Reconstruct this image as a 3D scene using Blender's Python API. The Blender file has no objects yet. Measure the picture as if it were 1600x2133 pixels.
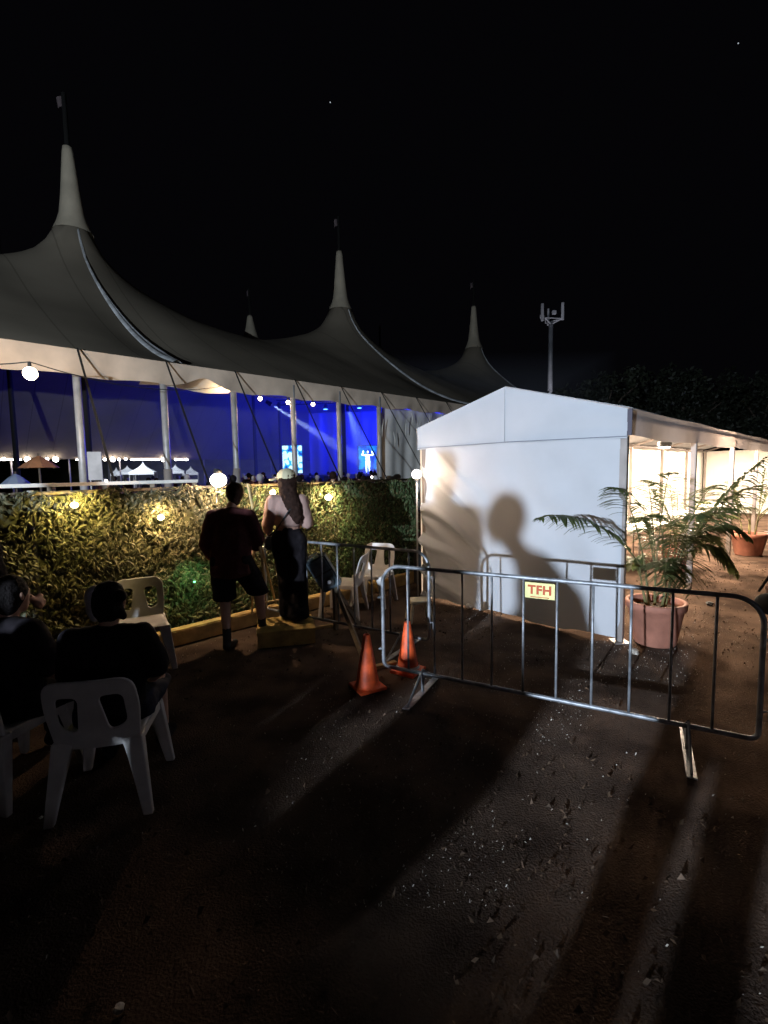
import bpy, bmesh, math, random
import numpy as np
from mathutils import Vector, Matrix

S = bpy.context.scene
COL = S.collection
rnd = random.Random(7)
nr = np.random.RandomState(11)
R2 = math.sqrt(0.5)

# ------------------------------------------------------------------ camera
CAM_H, FPX, PITCH, ROLL = 1.85, 1000.0, math.radians(4.94), math.radians(1.0)
cd = bpy.data.cameras.new("camera"); cam = bpy.data.objects.new("camera", cd); COL.objects.link(cam)
cd.sensor_fit = 'HORIZONTAL'; cd.sensor_width = 36.0; cd.lens = 36.0 * FPX / 1600.0
cd.clip_start = 0.05; cd.clip_end = 2000
cam.matrix_world = Matrix.Translation((0, 0, CAM_H)) @ Matrix.Rotation(math.pi / 2 - PITCH, 4, 'X') @ Matrix.Rotation(-ROLL, 4, 'Z')
S.camera = cam
S.render.resolution_x, S.render.resolution_y = 768, 1024
RT = cam.matrix_world.to_3x3() @ Vector((1, 0, 0)); UP = cam.matrix_world.to_3x3() @ Vector((0, 1, 0)); FW = cam.matrix_world.to_3x3() @ Vector((0, 0, -1))

def ray(px, py): return FW + RT * ((px - 800) / FPX) - UP * ((py - 1066.5) / FPX)
def gp(px, py, z=0.0):
    d = ray(px, py); t = (z - CAM_H) / d.z; return Vector((0, 0, CAM_H)) + d * t
def at(px, py, Y):
    d = ray(px, py); return Vector((0, 0, CAM_H)) + d * (Y / d.y)
def onplane(px, py, c):            # vertical plane y - x = c, the direction the tents and the fence run in
    d = ray(px, py); t = c / (d.y - d.x); return Vector((0, 0, CAM_H)) + d * t

# ------------------------------------------------------------------ world, exposure
W = bpy.data.worlds.new("World"); S.world = W; W.use_nodes = True
nt = W.node_tree; nt.nodes.clear()
wo = nt.nodes.new('ShaderNodeOutputWorld'); bg = nt.nodes.new('ShaderNodeBackground'); bg2 = nt.nodes.new('ShaderNodeBackground')
add = nt.nodes.new('ShaderNodeAddShader')
sky = nt.nodes.new('ShaderNodeTexSky'); sky.sky_type = 'NISHITA'; sky.sun_disc = False
sky.sun_elevation = math.radians(-5); sky.sun_rotation = math.radians(160)
nt.links.new(sky.outputs[0], bg.inputs[0]); bg.inputs[1].default_value = 0.004
bg2.inputs[0].default_value = (0.75, 0.7, 1.0, 1); bg2.inputs[1].default_value = 0.0016
nt.links.new(bg.outputs[0], add.inputs[0]); nt.links.new(bg2.outputs[0], add.inputs[1]); nt.links.new(add.outputs[0], wo.inputs[0])
S.view_settings.view_transform = 'Standard'; S.view_settings.look = 'None'
S.view_settings.exposure = 0.0; S.view_settings.gamma = 1.0
S.render.engine = 'CYCLES'
S.cycles.use_denoising = True
try: S.cycles.denoiser = 'OPENIMAGEDENOISE'
except Exception: pass
S.cycles.max_bounces = 5; S.cycles.diffuse_bounces = 3; S.cycles.glossy_bounces = 2; S.cycles.transmission_bounces = 4
S.cycles.volume_bounces = 0; S.cycles.sample_clamp_indirect = 4.0; S.cycles.caustics_reflective = False; S.cycles.caustics_refractive = False

# ------------------------------------------------------------------ materials
MATS = {}
def mat(name, col, rough=0.7, var=0.0, scale=8.0, bump=0.0, bscale=40.0, metal=0.0, emit=None, estr=0.0, col2=None, spec=0.4, transl=0.0, coord='Object', detail=4):
    if name in MATS: return MATS[name]
    m = bpy.data.materials.new(name); m.use_nodes = True; MATS[name] = m
    n = m.node_tree; p = n.nodes['Principled BSDF']; L = n.links.new
    p.inputs['Roughness'].default_value = rough; p.inputs['Metallic'].default_value = metal
    p.inputs['Specular IOR Level'].default_value = spec
    p.inputs['Base Color'].default_value = (*col, 1)
    tc = n.nodes.new('ShaderNodeTexCoord')
    if var > 0 or col2:
        no = n.nodes.new('ShaderNodeTexNoise'); no.inputs['Scale'].default_value = scale; no.inputs['Detail'].default_value = detail
        L(tc.outputs[coord], no.inputs['Vector'])
        cr = n.nodes.new('ShaderNodeValToRGB'); cr.color_ramp.elements[0].position = 0.35; cr.color_ramp.elements[1].position = 0.68
        a = col2 if col2 else tuple(c * (1 - var) for c in col)
        b = col if col2 else tuple(min(1, c * (1 + var)) for c in col)
        cr.color_ramp.elements[0].color = (*a, 1); cr.color_ramp.elements[1].color = (*b, 1)
        L(no.outputs['Fac'], cr.inputs['Fac']); L(cr.outputs['Color'], p.inputs['Base Color'])
        mr = n.nodes.new('ShaderNodeMapRange'); mr.inputs[3].default_value = max(0.05, rough - 0.12); mr.inputs[4].default_value = min(1, rough + 0.12)
        L(no.outputs['Fac'], mr.inputs[0]); L(mr.outputs[0], p.inputs['Roughness'])
    if bump > 0:
        nb = n.nodes.new('ShaderNodeTexNoise'); nb.inputs['Scale'].default_value = bscale; nb.inputs['Detail'].default_value = 6
        L(tc.outputs[coord], nb.inputs['Vector'])
        bu = n.nodes.new('ShaderNodeBump'); bu.inputs['Strength'].default_value = bump; bu.inputs['Distance'].default_value = 0.02
        L(nb.outputs['Fac'], bu.inputs['Height']); L(bu.outputs['Normal'], p.inputs['Normal'])
    if emit:
        p.inputs['Emission Color'].default_value = (*emit, 1); p.inputs['Emission Strength'].default_value = estr
    if transl > 0:
        tr = n.nodes.new('ShaderNodeBsdfTranslucent'); tr.inputs[0].default_value = (*col, 1)
        mx = n.nodes.new('ShaderNodeMixShader'); mx.inputs[0].default_value = transl
        L(p.outputs[0], mx.inputs[1]); L(tr.outputs[0], mx.inputs[2]); L(mx.outputs[0], n.nodes['Material Output'].inputs[0])
    return m

M_ground = mat('ground_dirt', (0.140, 0.096, 0.072), 0.95, col2=(0.052, 0.036, 0.028), scale=2.2, bump=0.8, bscale=90, spec=0.0, detail=9)
M_chip = mat('pale_chip', (0.46, 0.41, 0.35), 0.5, var=0.4, scale=9, spec=0.5)
M_chipd = mat('dark_leaf_litter', (0.10, 0.06, 0.035), 0.7, var=0.5, scale=9)
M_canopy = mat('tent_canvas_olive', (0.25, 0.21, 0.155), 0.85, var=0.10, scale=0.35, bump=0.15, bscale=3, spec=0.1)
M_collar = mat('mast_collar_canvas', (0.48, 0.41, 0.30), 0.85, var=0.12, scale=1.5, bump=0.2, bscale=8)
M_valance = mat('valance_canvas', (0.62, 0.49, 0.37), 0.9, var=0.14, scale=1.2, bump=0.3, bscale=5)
M_seam = mat('seam_tape', (0.85, 0.85, 0.82), 0.5, var=0.3, scale=2.5)
M_strap = mat('dark_strap', (0.02, 0.018, 0.016), 0.8)
M_pole = mat('galvanised_pole', (0.45, 0.44, 0.43), 0.45, var=0.15, scale=4, metal=0.2)
M_pvc = mat('marquee_white_vinyl', (0.45, 0.46, 0.49), 0.6, var=0.045, scale=2.0, bump=0.10, bscale=4, spec=0.3, transl=0.03)
M_pvci = mat('marquee_inner_wall', (0.8, 0.78, 0.72), 0.7, var=0.04, scale=3, bump=0.1, bscale=5)
M_alu = mat('marquee_aluminium', (0.30, 0.26, 0.24), 0.4, var=0.1, scale=5, metal=0.4)
M_galv = mat('barrier_galvanised', (0.26, 0.27, 0.29), 0.45, var=0.45, scale=11, metal=0.45, bump=0.15, bscale=60, spec=0.6)
M_plast = mat('chair_plastic_white', (0.55, 0.52, 0.50), 0.45, var=0.10, scale=9, bump=0.05, bscale=30, spec=0.5)
M_backing = mat('hedge_backing_mesh', (0.060, 0.058, 0.022), 0.9, var=0.3, scale=12)
M_wood = mat('timber_sleeper', (0.42, 0.27, 0.11), 0.8, var=0.30, scale=7, bump=0.4, bscale=18)
M_woody = mat('step_timber_yellow', (0.36, 0.24, 0.07), 0.8, var=0.3, scale=7, bump=0.4, bscale=18)
M_woodd = mat('weathered_timber', (0.16, 0.12, 0.08), 0.8, var=0.3, scale=9, bump=0.4, bscale=22)
M_orange = mat('cone_orange_rubber', (0.75, 0.10, 0.025), 0.55, var=0.38, scale=10, bump=0.1, bscale=25)
M_white = mat('white_band', (0.7, 0.68, 0.66), 0.5, var=0.1, scale=12)
M_black = mat('black_rubber', (0.015, 0.015, 0.017), 0.6, var=0.3, scale=8)
M_terra = mat('terracotta', (0.36, 0.15, 0.10), 0.75, var=0.2, scale=6, bump=0.2, bscale=22)
M_soil = mat('potting_soil', (0.05, 0.03, 0.02), 0.95, bump=0.6, bscale=50)
M_palm = mat('palm_leaf', (0.12, 0.15, 0.055), 0.45, var=0.35, scale=5, spec=0.5, transl=0.45)
M_stem = mat('palm_stem', (0.14, 0.13, 0.05), 0.6, var=0.3, scale=14)
M_skin = mat('skin', (0.46, 0.27, 0.20), 0.55, var=0.08, scale=20, bump=0.04, bscale=80)
M_skin2 = mat('skin_tan', (0.34, 0.19, 0.14), 0.55, var=0.08, scale=20)
M_hairb = mat('hair_brown', (0.022, 0.011, 0.008), 0.75, var=0.3, scale=30, bump=0.4, bscale=90, spec=0.08)
M_hairk = mat('hair_black', (0.010, 0.008, 0.008), 0.75, var=0.3, scale=30, bump=0.4, bscale=90, spec=0.08)
M_maroon = mat('cloth_maroon', (0.060, 0.020, 0.020), 0.9, var=0.25, scale=10, bump=0.3, bscale=20, spec=0.08)
M_darkc = mat('cloth_black', (0.012, 0.010, 0.012), 0.9, var=0.3, scale=10, bump=0.3, bscale=20, spec=0.08)
M_navy = mat('cloth_navy', (0.02, 0.022, 0.035), 0.9, var=0.3, scale=10, bump=0.3, bscale=20, spec=0.08)
M_blouse = mat('cloth_dusty_pink', (0.30, 0.19, 0.16), 0.85, var=0.12, scale=10, bump=0.3, bscale=20)
M_cap = mat('cap_khaki', (0.42, 0.38, 0.25), 0.85, var=0.1, scale=14, bump=0.3, bscale=60)
M_grey = mat('cloth_grey', (0.35, 0.34, 0.36), 0.85, var=0.15, scale=9)
M_whitec = mat('cloth_white', (0.8, 0.8, 0.8), 0.8, var=0.1, scale=9)
M_steel = mat('bright_metal', (0.8, 0.78, 0.75), 0.2, metal=1.0)
M_bulb = mat('bulb_glow_warm', (1, 0.9, 0.75), 0.4, emit=(1.0, 0.80, 0.55), estr=14)
M_bulbw = mat('bulb_glow_white', (1, 0.95, 0.9), 0.4, emit=(1.0, 0.90, 0.82), estr=14)
M_bulby = mat('bulb_glow_yellow', (1, 0.9, 0.5), 0.4, emit=(1.0, 0.86, 0.38), estr=12)
M_bulbg = mat('bulb_glow_green', (0.3, 1, 0.5), 0.4, emit=(0.2, 1.0, 0.45), estr=1.2)
M_tube = mat('tube_glow', (1, 0.95, 0.85), 0.4, emit=(1.0, 0.86, 0.66), estr=10)
M_blue = mat('lens_glow_blue', (0.1, 0.2, 1), 0.4, emit=(0.05, 0.2, 1.0), estr=20)
M_sock = mat('lamp_socket', (0.03, 0.03, 0.03), 0.6)
M_sign = mat('sign_cream', (0.72, 0.66, 0.28), 0.6, var=0.15, scale=18)
M_red = mat('sign_red_ink', (0.45, 0.07, 0.02), 0.6)
M_bluebox = mat('painted_case_blue', (0.07, 0.095, 0.115), 0.5, var=0.35, scale=12, bump=0.15, bscale=30)
M_paper = mat('poster_paper', (0.50, 0.44, 0.40), 0.7, var=0.15, scale=4)
M_tablew = mat('table_white', (0.75, 0.72, 0.66), 0.6, var=0.06, scale=5)
M_stage = mat('stage_black', (0.02, 0.02, 0.03), 0.8)
M_far = mat('far_tent_vinyl', (0.8, 0.82, 0.85), 0.7, var=0.05, scale=2)
M_bank = mat('grassy_bank', (0.12, 0.12, 0.06), 0.95, var=0.3, scale=0.6, bump=0.5, bscale=4)
M_leaf_dark = mat('tree_leaf', (0.018, 0.022, 0.012), 0.6, var=0.4, scale=0.5)
M_bark = mat('bark', (0.08, 0.06, 0.045), 0.9, var=0.3, scale=5, bump=0.5, bscale=10)
M_star = mat('star_glow', (1, 1, 1), 0.5, emit=(0.8, 0.9, 1), estr=0.6)
M_orangec = mat('umbrella_orange', (0.5, 0.22, 0.10), 0.8, var=0.1, scale=4)

_n = M_canopy.node_tree; _p = _n.nodes['Principled BSDF']; _src = _p.inputs['Base Color'].links[0].from_socket
_tc = _n.nodes.new('ShaderNodeTexCoord'); _d = _n.nodes.new('ShaderNodeVectorMath'); _d.operation = 'DOT_PRODUCT'; _d.inputs[1].default_value = (0.42, 0.42, 0)
_f = _n.nodes.new('ShaderNodeMath'); _f.operation = 'FRACT'; _l = _n.nodes.new('ShaderNodeMath'); _l.operation = 'LESS_THAN'; _l.inputs[1].default_value = 0.03
_m = _n.nodes.new('ShaderNodeMix'); _m.data_type = 'RGBA'; _m.blend_type = 'MULTIPLY'; _m.inputs[7].default_value = (0.72, 0.72, 0.72, 1)
_n.links.new(_tc.outputs['Object'], _d.inputs[0]); _n.links.new(_d.outputs['Value'], _f.inputs[0]); _n.links.new(_f.outputs[0], _l.inputs[0]); _n.links.new(_l.outputs[0], _m.inputs[0])
_n.links.new(_src, _m.inputs[6]); _n.links.new(_m.outputs[2], _p.inputs['Base Color'])

def leafmat(name, dark, light, seedscale):
    """leaf colour varies from leaf to leaf (random per island)"""
    m = bpy.data.materials.new(name); m.use_nodes = True; n = m.node_tree; p = n.nodes['Principled BSDF']
    g = n.nodes.new('ShaderNodeNewGeometry'); cr = n.nodes.new('ShaderNodeValToRGB')
    cr.color_ramp.elements[0].color = (*dark, 1); cr.color_ramp.elements[1].color = (*light, 1)
    e = cr.color_ramp.elements.new(0.5); e.color = tuple((dark[i] + light[i]) * 0.42 for i in range(3)) + (1,)
    n.links.new(g.outputs['Random Per Island'], cr.inputs[0]); n.links.new(cr.outputs[0], p.inputs['Base Color'])
    p.inputs['Roughness'].default_value = 0.5; p.inputs['Specular IOR Level'].default_value = 0.4
    tr = n.nodes.new('ShaderNodeBsdfTranslucent'); n.links.new(cr.outputs[0], tr.inputs[0])
    mx = n.nodes.new('ShaderNodeMixShader'); mx.inputs[0].default_value = 0.25
    n.links.new(p.outputs[0], mx.inputs[1]); n.links.new(tr.outputs[0], mx.inputs[2]); n.links.new(mx.outputs[0], n.nodes['Material Output'].inputs[0])
    return m
M_hedge = leafmat('hedge_leaf', (0.055, 0.058, 0.024), (0.19, 0.165, 0.085), 1)
M_hedgeg = leafmat('hedge_leaf_green', (0.035, 0.070, 0.022), (0.14, 0.20, 0.09), 1)

# ------------------------------------------------------------------ geometry helpers
class MB:
    def __init__(s): s.v = []; s.f = []
    def add(s, vs, fs):
        o = len(s.v); s.v += [tuple(v) for v in vs]; s.f += [tuple(i + o for i in f) for f in fs]; return s
    def box(s, c, size, rot=None, ch=0.0):
        hx, hy, hz = size[0] / 2, size[1] / 2, size[2] / 2; c = Vector(c)
        if ch <= 0:
            vs = [Vector((x, y, z)) for x in (-hx, hx) for y in (-hy, hy) for z in (-hz, hz)]
            fs = [(0, 1, 3, 2), (4, 6, 7, 5), (0, 4, 5, 1), (2, 3, 7, 6), (0, 2, 6, 4), (1, 5, 7, 3)]
        else:
            bm = bmesh.new(); bmesh.ops.create_cube(bm, size=1)
            for v in bm.verts: v.co = Vector((v.co.x * size[0], v.co.y * size[1], v.co.z * size[2]))
            bmesh.ops.bevel(bm, geom=list(bm.edges), offset=ch, segments=2, affect='EDGES')
            bm.verts.index_update(); vs = [v.co.copy() for v in bm.verts]; fs = [[v.index for v in f.verts] for f in bm.faces]; bm.free()
        if rot is not None: vs = [rot @ v for v in vs]
        return s.add([v + c for v in vs], fs)
    def tube(s, pts, r, n=8, caps=True):
        pts = [Vector(p) for p in pts]; rs = r if isinstance(r, (list, tuple)) else [r] * len(pts)
        rings = []; prev = None
        for i, p in enumerate(pts):
            t = (pts[min(i + 1, len(pts) - 1)] - pts[max(i - 1, 0)]).normalized()
            a = prev if prev is not None else (Vector((0, 0, 1)) if abs(t.z) < 0.9 else Vector((1, 0, 0)))
            a = (a - t * a.dot(t)).normalized(); prev = a; b = t.cross(a)
            rings.append([p + (a * math.cos(2 * math.pi * k / n) + b * math.sin(2 * math.pi * k / n)) * rs[i] for k in range(n)])
        vs = [q for rg in rings for q in rg]; fs = []
        for i in range(len(pts) - 1):
            for k in range(n): fs.append((i * n + k, i * n + (k + 1) % n, (i + 1) * n + (k + 1) % n, (i + 1) * n + k))
        if caps: fs.append(tuple(range(n - 1, -1, -1))); fs.append(tuple((len(pts) - 1) * n + k for k in range(n)))
        return s.add(vs, fs)
    def lathe(s, prof, c=(0, 0, 0), n=32):
        c = Vector(c); vs = []; fs = []
        for r, z in prof:
            for k in range(n): vs.append(c + Vector((r * math.cos(2 * math.pi * k / n), r * math.sin(2 * math.pi * k / n), z)))
        for i in range(len(prof) - 1):
            for k in range(n): fs.append((i * n + k, i * n + (k + 1) % n, (i + 1) * n + (k + 1) % n, (i + 1) * n + k))
        return s.add(vs, fs)
    def sphere(s, c, r, n=12, sc=(1, 1, 1)):
        prof = [(max(1e-4, math.sin(math.pi * i / n)), -math.cos(math.pi * i / n)) for i in range(n + 1)]
        m = MB().lathe(prof, n=max(8, n)); c = Vector(c)
        return s.add([c + Vector((v[0] * r * sc[0], v[1] * r * sc[1], v[2] * r * sc[2])) for v in m.v], m.f)
    def sheet(s, fn, nu, nv):
        vs = [fn(i / nu, j / nv) for j in range(nv + 1) for i in range(nu + 1)]; w = nu + 1
        return s.add(vs, [(j * w + i, j * w + i + 1, (j + 1) * w + i + 1, (j + 1) * w + i) for j in range(nv) for i in range(nu)])
    def build(s, name, m, parent=None, smooth=False, base=None, mods=()):
        me = bpy.data.meshes.new(name)
        b = Vector(base) if base is not None else Vector((0, 0, 0))
        me.from_pydata([(v[0] - b.x, v[1] - b.y, v[2] - b.z) for v in s.v], [], s.f); me.update()
        if smooth: me.polygons.foreach_set('use_smooth', [True] * len(me.polygons))
        me.materials.append(m)
        o = bpy.data.objects.new(name, me); COL.objects.link(o)
        if parent is not None: o.parent = parent
        for k, kw in mods:
            md = o.modifiers.new(k, k)
            for a, v in kw.items(): setattr(md, a, v)
        return o

def tag(o, label, cat, group=None, kind=None):
    if label: o['label'] = label
    if cat: o['category'] = cat
    if group: o['group'] = group
    if kind: o['kind'] = kind
    return o
def thing(name, label, cat, loc=(0, 0, 0), rz=0.0, group=None):
    o = bpy.data.objects.new(name, None); COL.objects.link(o); o.location = loc; o.rotation_euler = (0, 0, rz); o.empty_display_size = 0.1
    return tag(o, label, cat, group)
def dup(root, loc, rz=0.0, label=None, scale=None):
    r = root.copy(); COL.objects.link(r); r.location = loc; r.rotation_euler = (0, 0, rz)
    if label: r['label'] = label
    if scale: r.scale = (scale,) * 3
    def rec(src, dst):
        for ch in [c for c in bpy.data.objects if c.parent == src]:
            c = ch.copy(); COL.objects.link(c); c.parent = dst; rec(ch, c)
    rec(root, r)
    return r
def lamp(kind, loc, power, col, parent=None, name='light', r=0.05, **kw):
    ld = bpy.data.lights.new(name, kind); ld.energy = power; ld.color = col
    if kind in ('POINT', 'SPOT'): ld.shadow_soft_size = r
    for a, v in kw.items(): setattr(ld, a, v)
    o = bpy.data.objects.new(name, ld); COL.objects.link(o); o.location = loc
    if parent is not None: o.parent = parent
    return o
def aim(o, d): o.rotation_euler = Vector(d).to_track_quat('-Z', 'Y').to_euler()
def apply_mods(o):
    dg = bpy.context.evaluated_depsgraph_get(); me = bpy.data.meshes.new_from_object(o.evaluated_get(dg)); old = o.data
    o.modifiers.clear(); o.data = me; me.name = o.name; bpy.data.meshes.remove(old)
def vnoise(x, y, seed=0):
    """smooth value noise on numpy arrays"""
    xi = np.floor(x).astype(np.int64); yi = np.floor(y).astype(np.int64); xf = x - xi; yf = y - yi
    def h(a, b):
        n = (a * 374761393 + b * 668265263 + seed * 1442695041) & 0xffffffff
        n = ((n ^ (n >> 13)) * 1274126177) & 0xffffffff
        return ((n ^ (n >> 16)) & 0xffff) / 65535.0
    u = xf * xf * (3 - 2 * xf); v = yf * yf * (3 - 2 * yf)
    return (h(xi, yi) * (1 - u) + h(xi + 1, yi) * u) * (1 - v) + (h(xi, yi + 1) * (1 - u) + h(xi + 1, yi + 1) * u) * v
def gz(x, y):
    x = np.asarray(x, float); y = np.asarray(y, float)
    f = np.clip(1.2 - np.hypot(x, y - 3) / 14.0, 0, 1)
    return f * (0.022 * (vnoise(x * 1.6, y * 1.6, 1) - 0.5) + 0.018 * (vnoise(x * 6.3, y * 6.3, 2) - 0.5) + 0.014 * (vnoise(x * 17 + 3 * vnoise(x * 3, y * 3, 9), y * 17, 3) - 0.5)) - 0.008

# ------------------------------------------------------------------ ground
def build_ground():
    N = 420
    def warp(c, near, far):
        t = np.linspace(-1, 1, N); k = 4.6
        return c + far * np.sinh(k * t) / math.sinh(k)
    xs = warp(0.0, 6, 320.0); ys = warp(3.0, 6, 320.0)
    X, Y = np.meshgrid(xs, ys); Z = gz(X, Y)
    v = np.stack([X, Y, Z], -1).reshape(-1, 3)
    idx = np.arange(N * N).reshape(N, N)
    f = np.stack([idx[:-1, :-1], idx[:-1, 1:], idx[1:, 1:], idx[1:, :-1]], -1).reshape(-1, 4)
    me = bpy.data.meshes.new('ground'); me.from_pydata(v.tolist(), [], f.tolist()); me.update()
    me.polygons.foreach_set('use_smooth', [True] * len(me.polygons)); me.materials.append(M_ground)
    o = bpy.data.objects.new('ground', me); COL.objects.link(o); o['kind'] = 'structure'
    o['label'] = 'brown dirt ground strewn with leaves and chips'
build_ground()

def litter(name, label, n, m, size, region, seed):
    r = np.random.RandomState(seed); mb = MB(); x0, x1, y0, y1 = region
    X = r.uniform(x0, x1, n); Y = y0 + (y1 - y0) * r.uniform(0, 1, n) ** 1.3
    k = vnoise(X * 1.1, Y * 1.1, seed) > 0.42
    X, Y = X[k], Y[k]; Z = gz(X, Y)
    for x, y, z in zip(X, Y, Z):
        a = r.uniform(0, 6.28); s = size * r.uniform(0.4, 1.5); w = s * r.uniform(0.25, 0.6)
        d = np.array([math.cos(a), math.sin(a)]); q = np.array([-d[1], d[0]])
        t1, t2 = r.uniform(0.0, 0.9, 2) * s
        p = [(-d * s / 2, 0.002), (-d * 0 + q * w / 2, t1 + 0.003), (d * s / 2, t2 + 0.003), (-q * w / 2, t1 * 0.3 + 0.002)]
        mb.add([(x + e[0][0], y + e[0][1], z + e[1]) for e in p], [(0, 1, 2, 3)])
    o = mb.build(name, m); tag(o, label, None, kind='stuff')
litter('pale_litter', 'pale chips and scraps scattered over the dirt', 3000, M_chip, 0.012, (-4, 7, 1.0, 9), 3)
litter('pale_chips', 'pale wood chips on the dirt round the long barrier', 11000, M_chip, 0.009, (-0.6, 6.0, 1.9, 6.5), 8)
litter('leaf_litter', 'brown dead leaves scattered over the dirt', 16000, M_chipd, 0.024, (-5, 7, 0.8, 10), 5)

# ------------------------------------------------------------------ big top tent (runs along (1,1); eave line y - x = 20)
TO = Vector((-10, 10, 0)); AX = Vector((R2, R2, 0)); BX = Vector((-R2, R2, 0))
def TP(a, b, z=0.0): return TO + AX * a + BX * b + Vector((0, 0, z))
def ab(p): q = Vector((p.x, p.y, 0)) - TO; return q.dot(AX), q.dot(BX)
EZ = 5.0
def mast_at(base_px, tip_px, b):
    c = 20 + b / R2; p = onplane(*base_px, c); q = onplane(*tip_px, c); a, _ = ab(p); return a, b, p.z, q.z
masts = [mast_at((150, 448), (142, 308), 9.9), mast_at((709, 622), (705, 524), 9.9), mast_at((987, 708), (985, 638), 9.9),
         mast_at((522, 692), (519, 658), 21.2)]
zc = (masts[0][2] + masts[1][2]) / 2
masts += [(masts[0][0] - 15, 9.9, zc, zc + 2.9), (masts[0][0] - 1, 21.2, masts[3][2] - 0.4, masts[3][3]), (masts[2][0], 21.2, masts[3][2], masts[3][3]), (masts[0][0] - 16, 21.2, masts[3][2] - 0.4, masts[3][3])]
A0, A1, BW = -22.0, 46.0, 31.0
def build_bigtop():
    t = thing('big_top_tent', 'huge olive circus tent with tall pointed masts behind the leafy fence', 'tent', TP(5, 0))
    base = t.location.copy()
    # relaxed membrane
    st = 0.4; na = int((A1 - A0) / st) + 1; nb = int(BW / st) + 1
    ga = np.linspace(A0, A1, na); gb = np.linspace(0, BW, nb); A, B = np.meshgrid(ga, gb)
    ez = EZ + (3.2 - EZ) * (B / BW)
    fixed = np.zeros(A.shape, bool); Z = ez + 3.0 * np.sin(np.pi * B / BW)
    fixed[0, :] = fixed[-1, :] = True; Z[0, :] = EZ; Z[-1, :] = 3.2
    fixed[:, 0] = fixed[:, -1] = True; Z[:, 0] = ez[:, 0]; Z[:, -1] = ez[:, -1]
    for (a, b, zb, zt) in masts:
        r = np.hypot(A - a, B - b); k = r < 0.75; Z[k] = zb - (r[k] * 0.9); fixed |= k
    def cable(p, q, sag, w=0.25):
        n = 160; pts = np.linspace(0, 1, n)
        for s in pts:
            a = p[0] + (q[0] - p[0]) * s; b = p[1] + (q[1] - p[1]) * s
            z = p[2] + (q[2] - p[2]) * s - sag * (4 * s * (1 - s)) ** 0.8
            i = int(round((b - 0) / (BW / (nb - 1)))); j = int(round((a - A0) / ((A1 - A0) / (na - 1))))
            if 0 <= i < nb and 0 <= j < na and not fixed[i, j]: Z[i, j] = max(z, 3.2); fixed[i, j] = True
    mm = {i: m for i, m in enumerate(masts)}
    def P(i): return (mm[i][0], mm[i][1], mm[i][2] - 0.7)
    for i, j, sag in ((0, 1, 2.9), (1, 2, 2.9), (4, 0, 2.3), (5, 3, 2.2), (3, 6, 2.2), (0, 5, 2.2), (1, 3, 2.2), (2, 6, 2.2), (7, 5, 2.0), (4, 7, 2.0)): cable(P(i), P(j), sag)
    for i in (0, 1, 2, 4): cable(P(i), (mm[i][0], 0.0, EZ), 1.15)
    for i in (3, 5, 6, 7): cable(P(i), (mm[i][0], BW, 3.2), 0.9)
    for i in (2, 6): cable(P(i), (A1, mm[i][1], EZ - 0.6), 1.3)
    for _ in range(1500):
        Zn = 0.25 * (np.roll(Z, 1, 0) + np.roll(Z, -1, 0) + np.roll(Z, 1, 1) + np.roll(Z, -1, 1))
        Zn = Z + 1.0 * (Zn - Z); Zn[fixed] = Z[fixed]; Z = Zn
    # soften the cable ridges and let the cloth ripple a little
    hold = fixed.copy(); hold[1:-1, 1:-1] = False
    for (a, b, zb, zt) in masts: hold |= np.hypot(A - a, B - b) < 0.75
    for _ in range(2):
        Zn = 0.25 * (np.roll(Z, 1, 0) + np.roll(Z, -1, 0) + np.roll(Z, 1, 1) + np.roll(Z, -1, 1)); Zn[hold] = Z[hold]; Z = Zn
    dm = np.minimum.reduce([np.hypot(A - a, B - b) for (a, b, _, _) in masts])
    Z = Z + np.where(hold, 0, 0.09 * (vnoise(A * 0.9, B * 0.35, 5) - 0.5) * np.clip(dm / 4, 0, 1))
    XY = np.array(TO)[None, None, :2] + A[..., None] * np.array([R2, R2]) + B[..., None] * np.array([-R2, R2])
    v = np.concatenate([XY, Z[..., None]], -1).reshape(-1, 3) - np.array(base)
    idx = np.arange(na * nb).reshape(nb, na)
    f = np.stack([idx[:-1, :-1], idx[:-1, 1:], idx[1:, 1:], idx[1:, :-1]], -1).reshape(-1, 4)
    me = bpy.data.meshes.new('canopy'); me.from_pydata(v.tolist(), [], f.tolist()); me.update()
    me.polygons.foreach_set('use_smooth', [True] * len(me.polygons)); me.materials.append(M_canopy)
    o = bpy.data.objects.new('canopy', me); COL.objects.link(o); o.parent = t
    def zat(a, b):
        i = (b / BW) * (nb - 1); j = (a - A0) / (A1 - A0) * (na - 1); i0 = int(min(max(i, 0), nb - 2)); j0 = int(min(max(j, 0), na - 2)); u = i - i0; w = j - j0
        return (Z[i0, j0] * (1 - w) + Z[i0, j0 + 1] * w) * (1 - u) + (Z[i0 + 1, j0] * (1 - w) + Z[i0 + 1, j0 + 1] * w) * u
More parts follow.
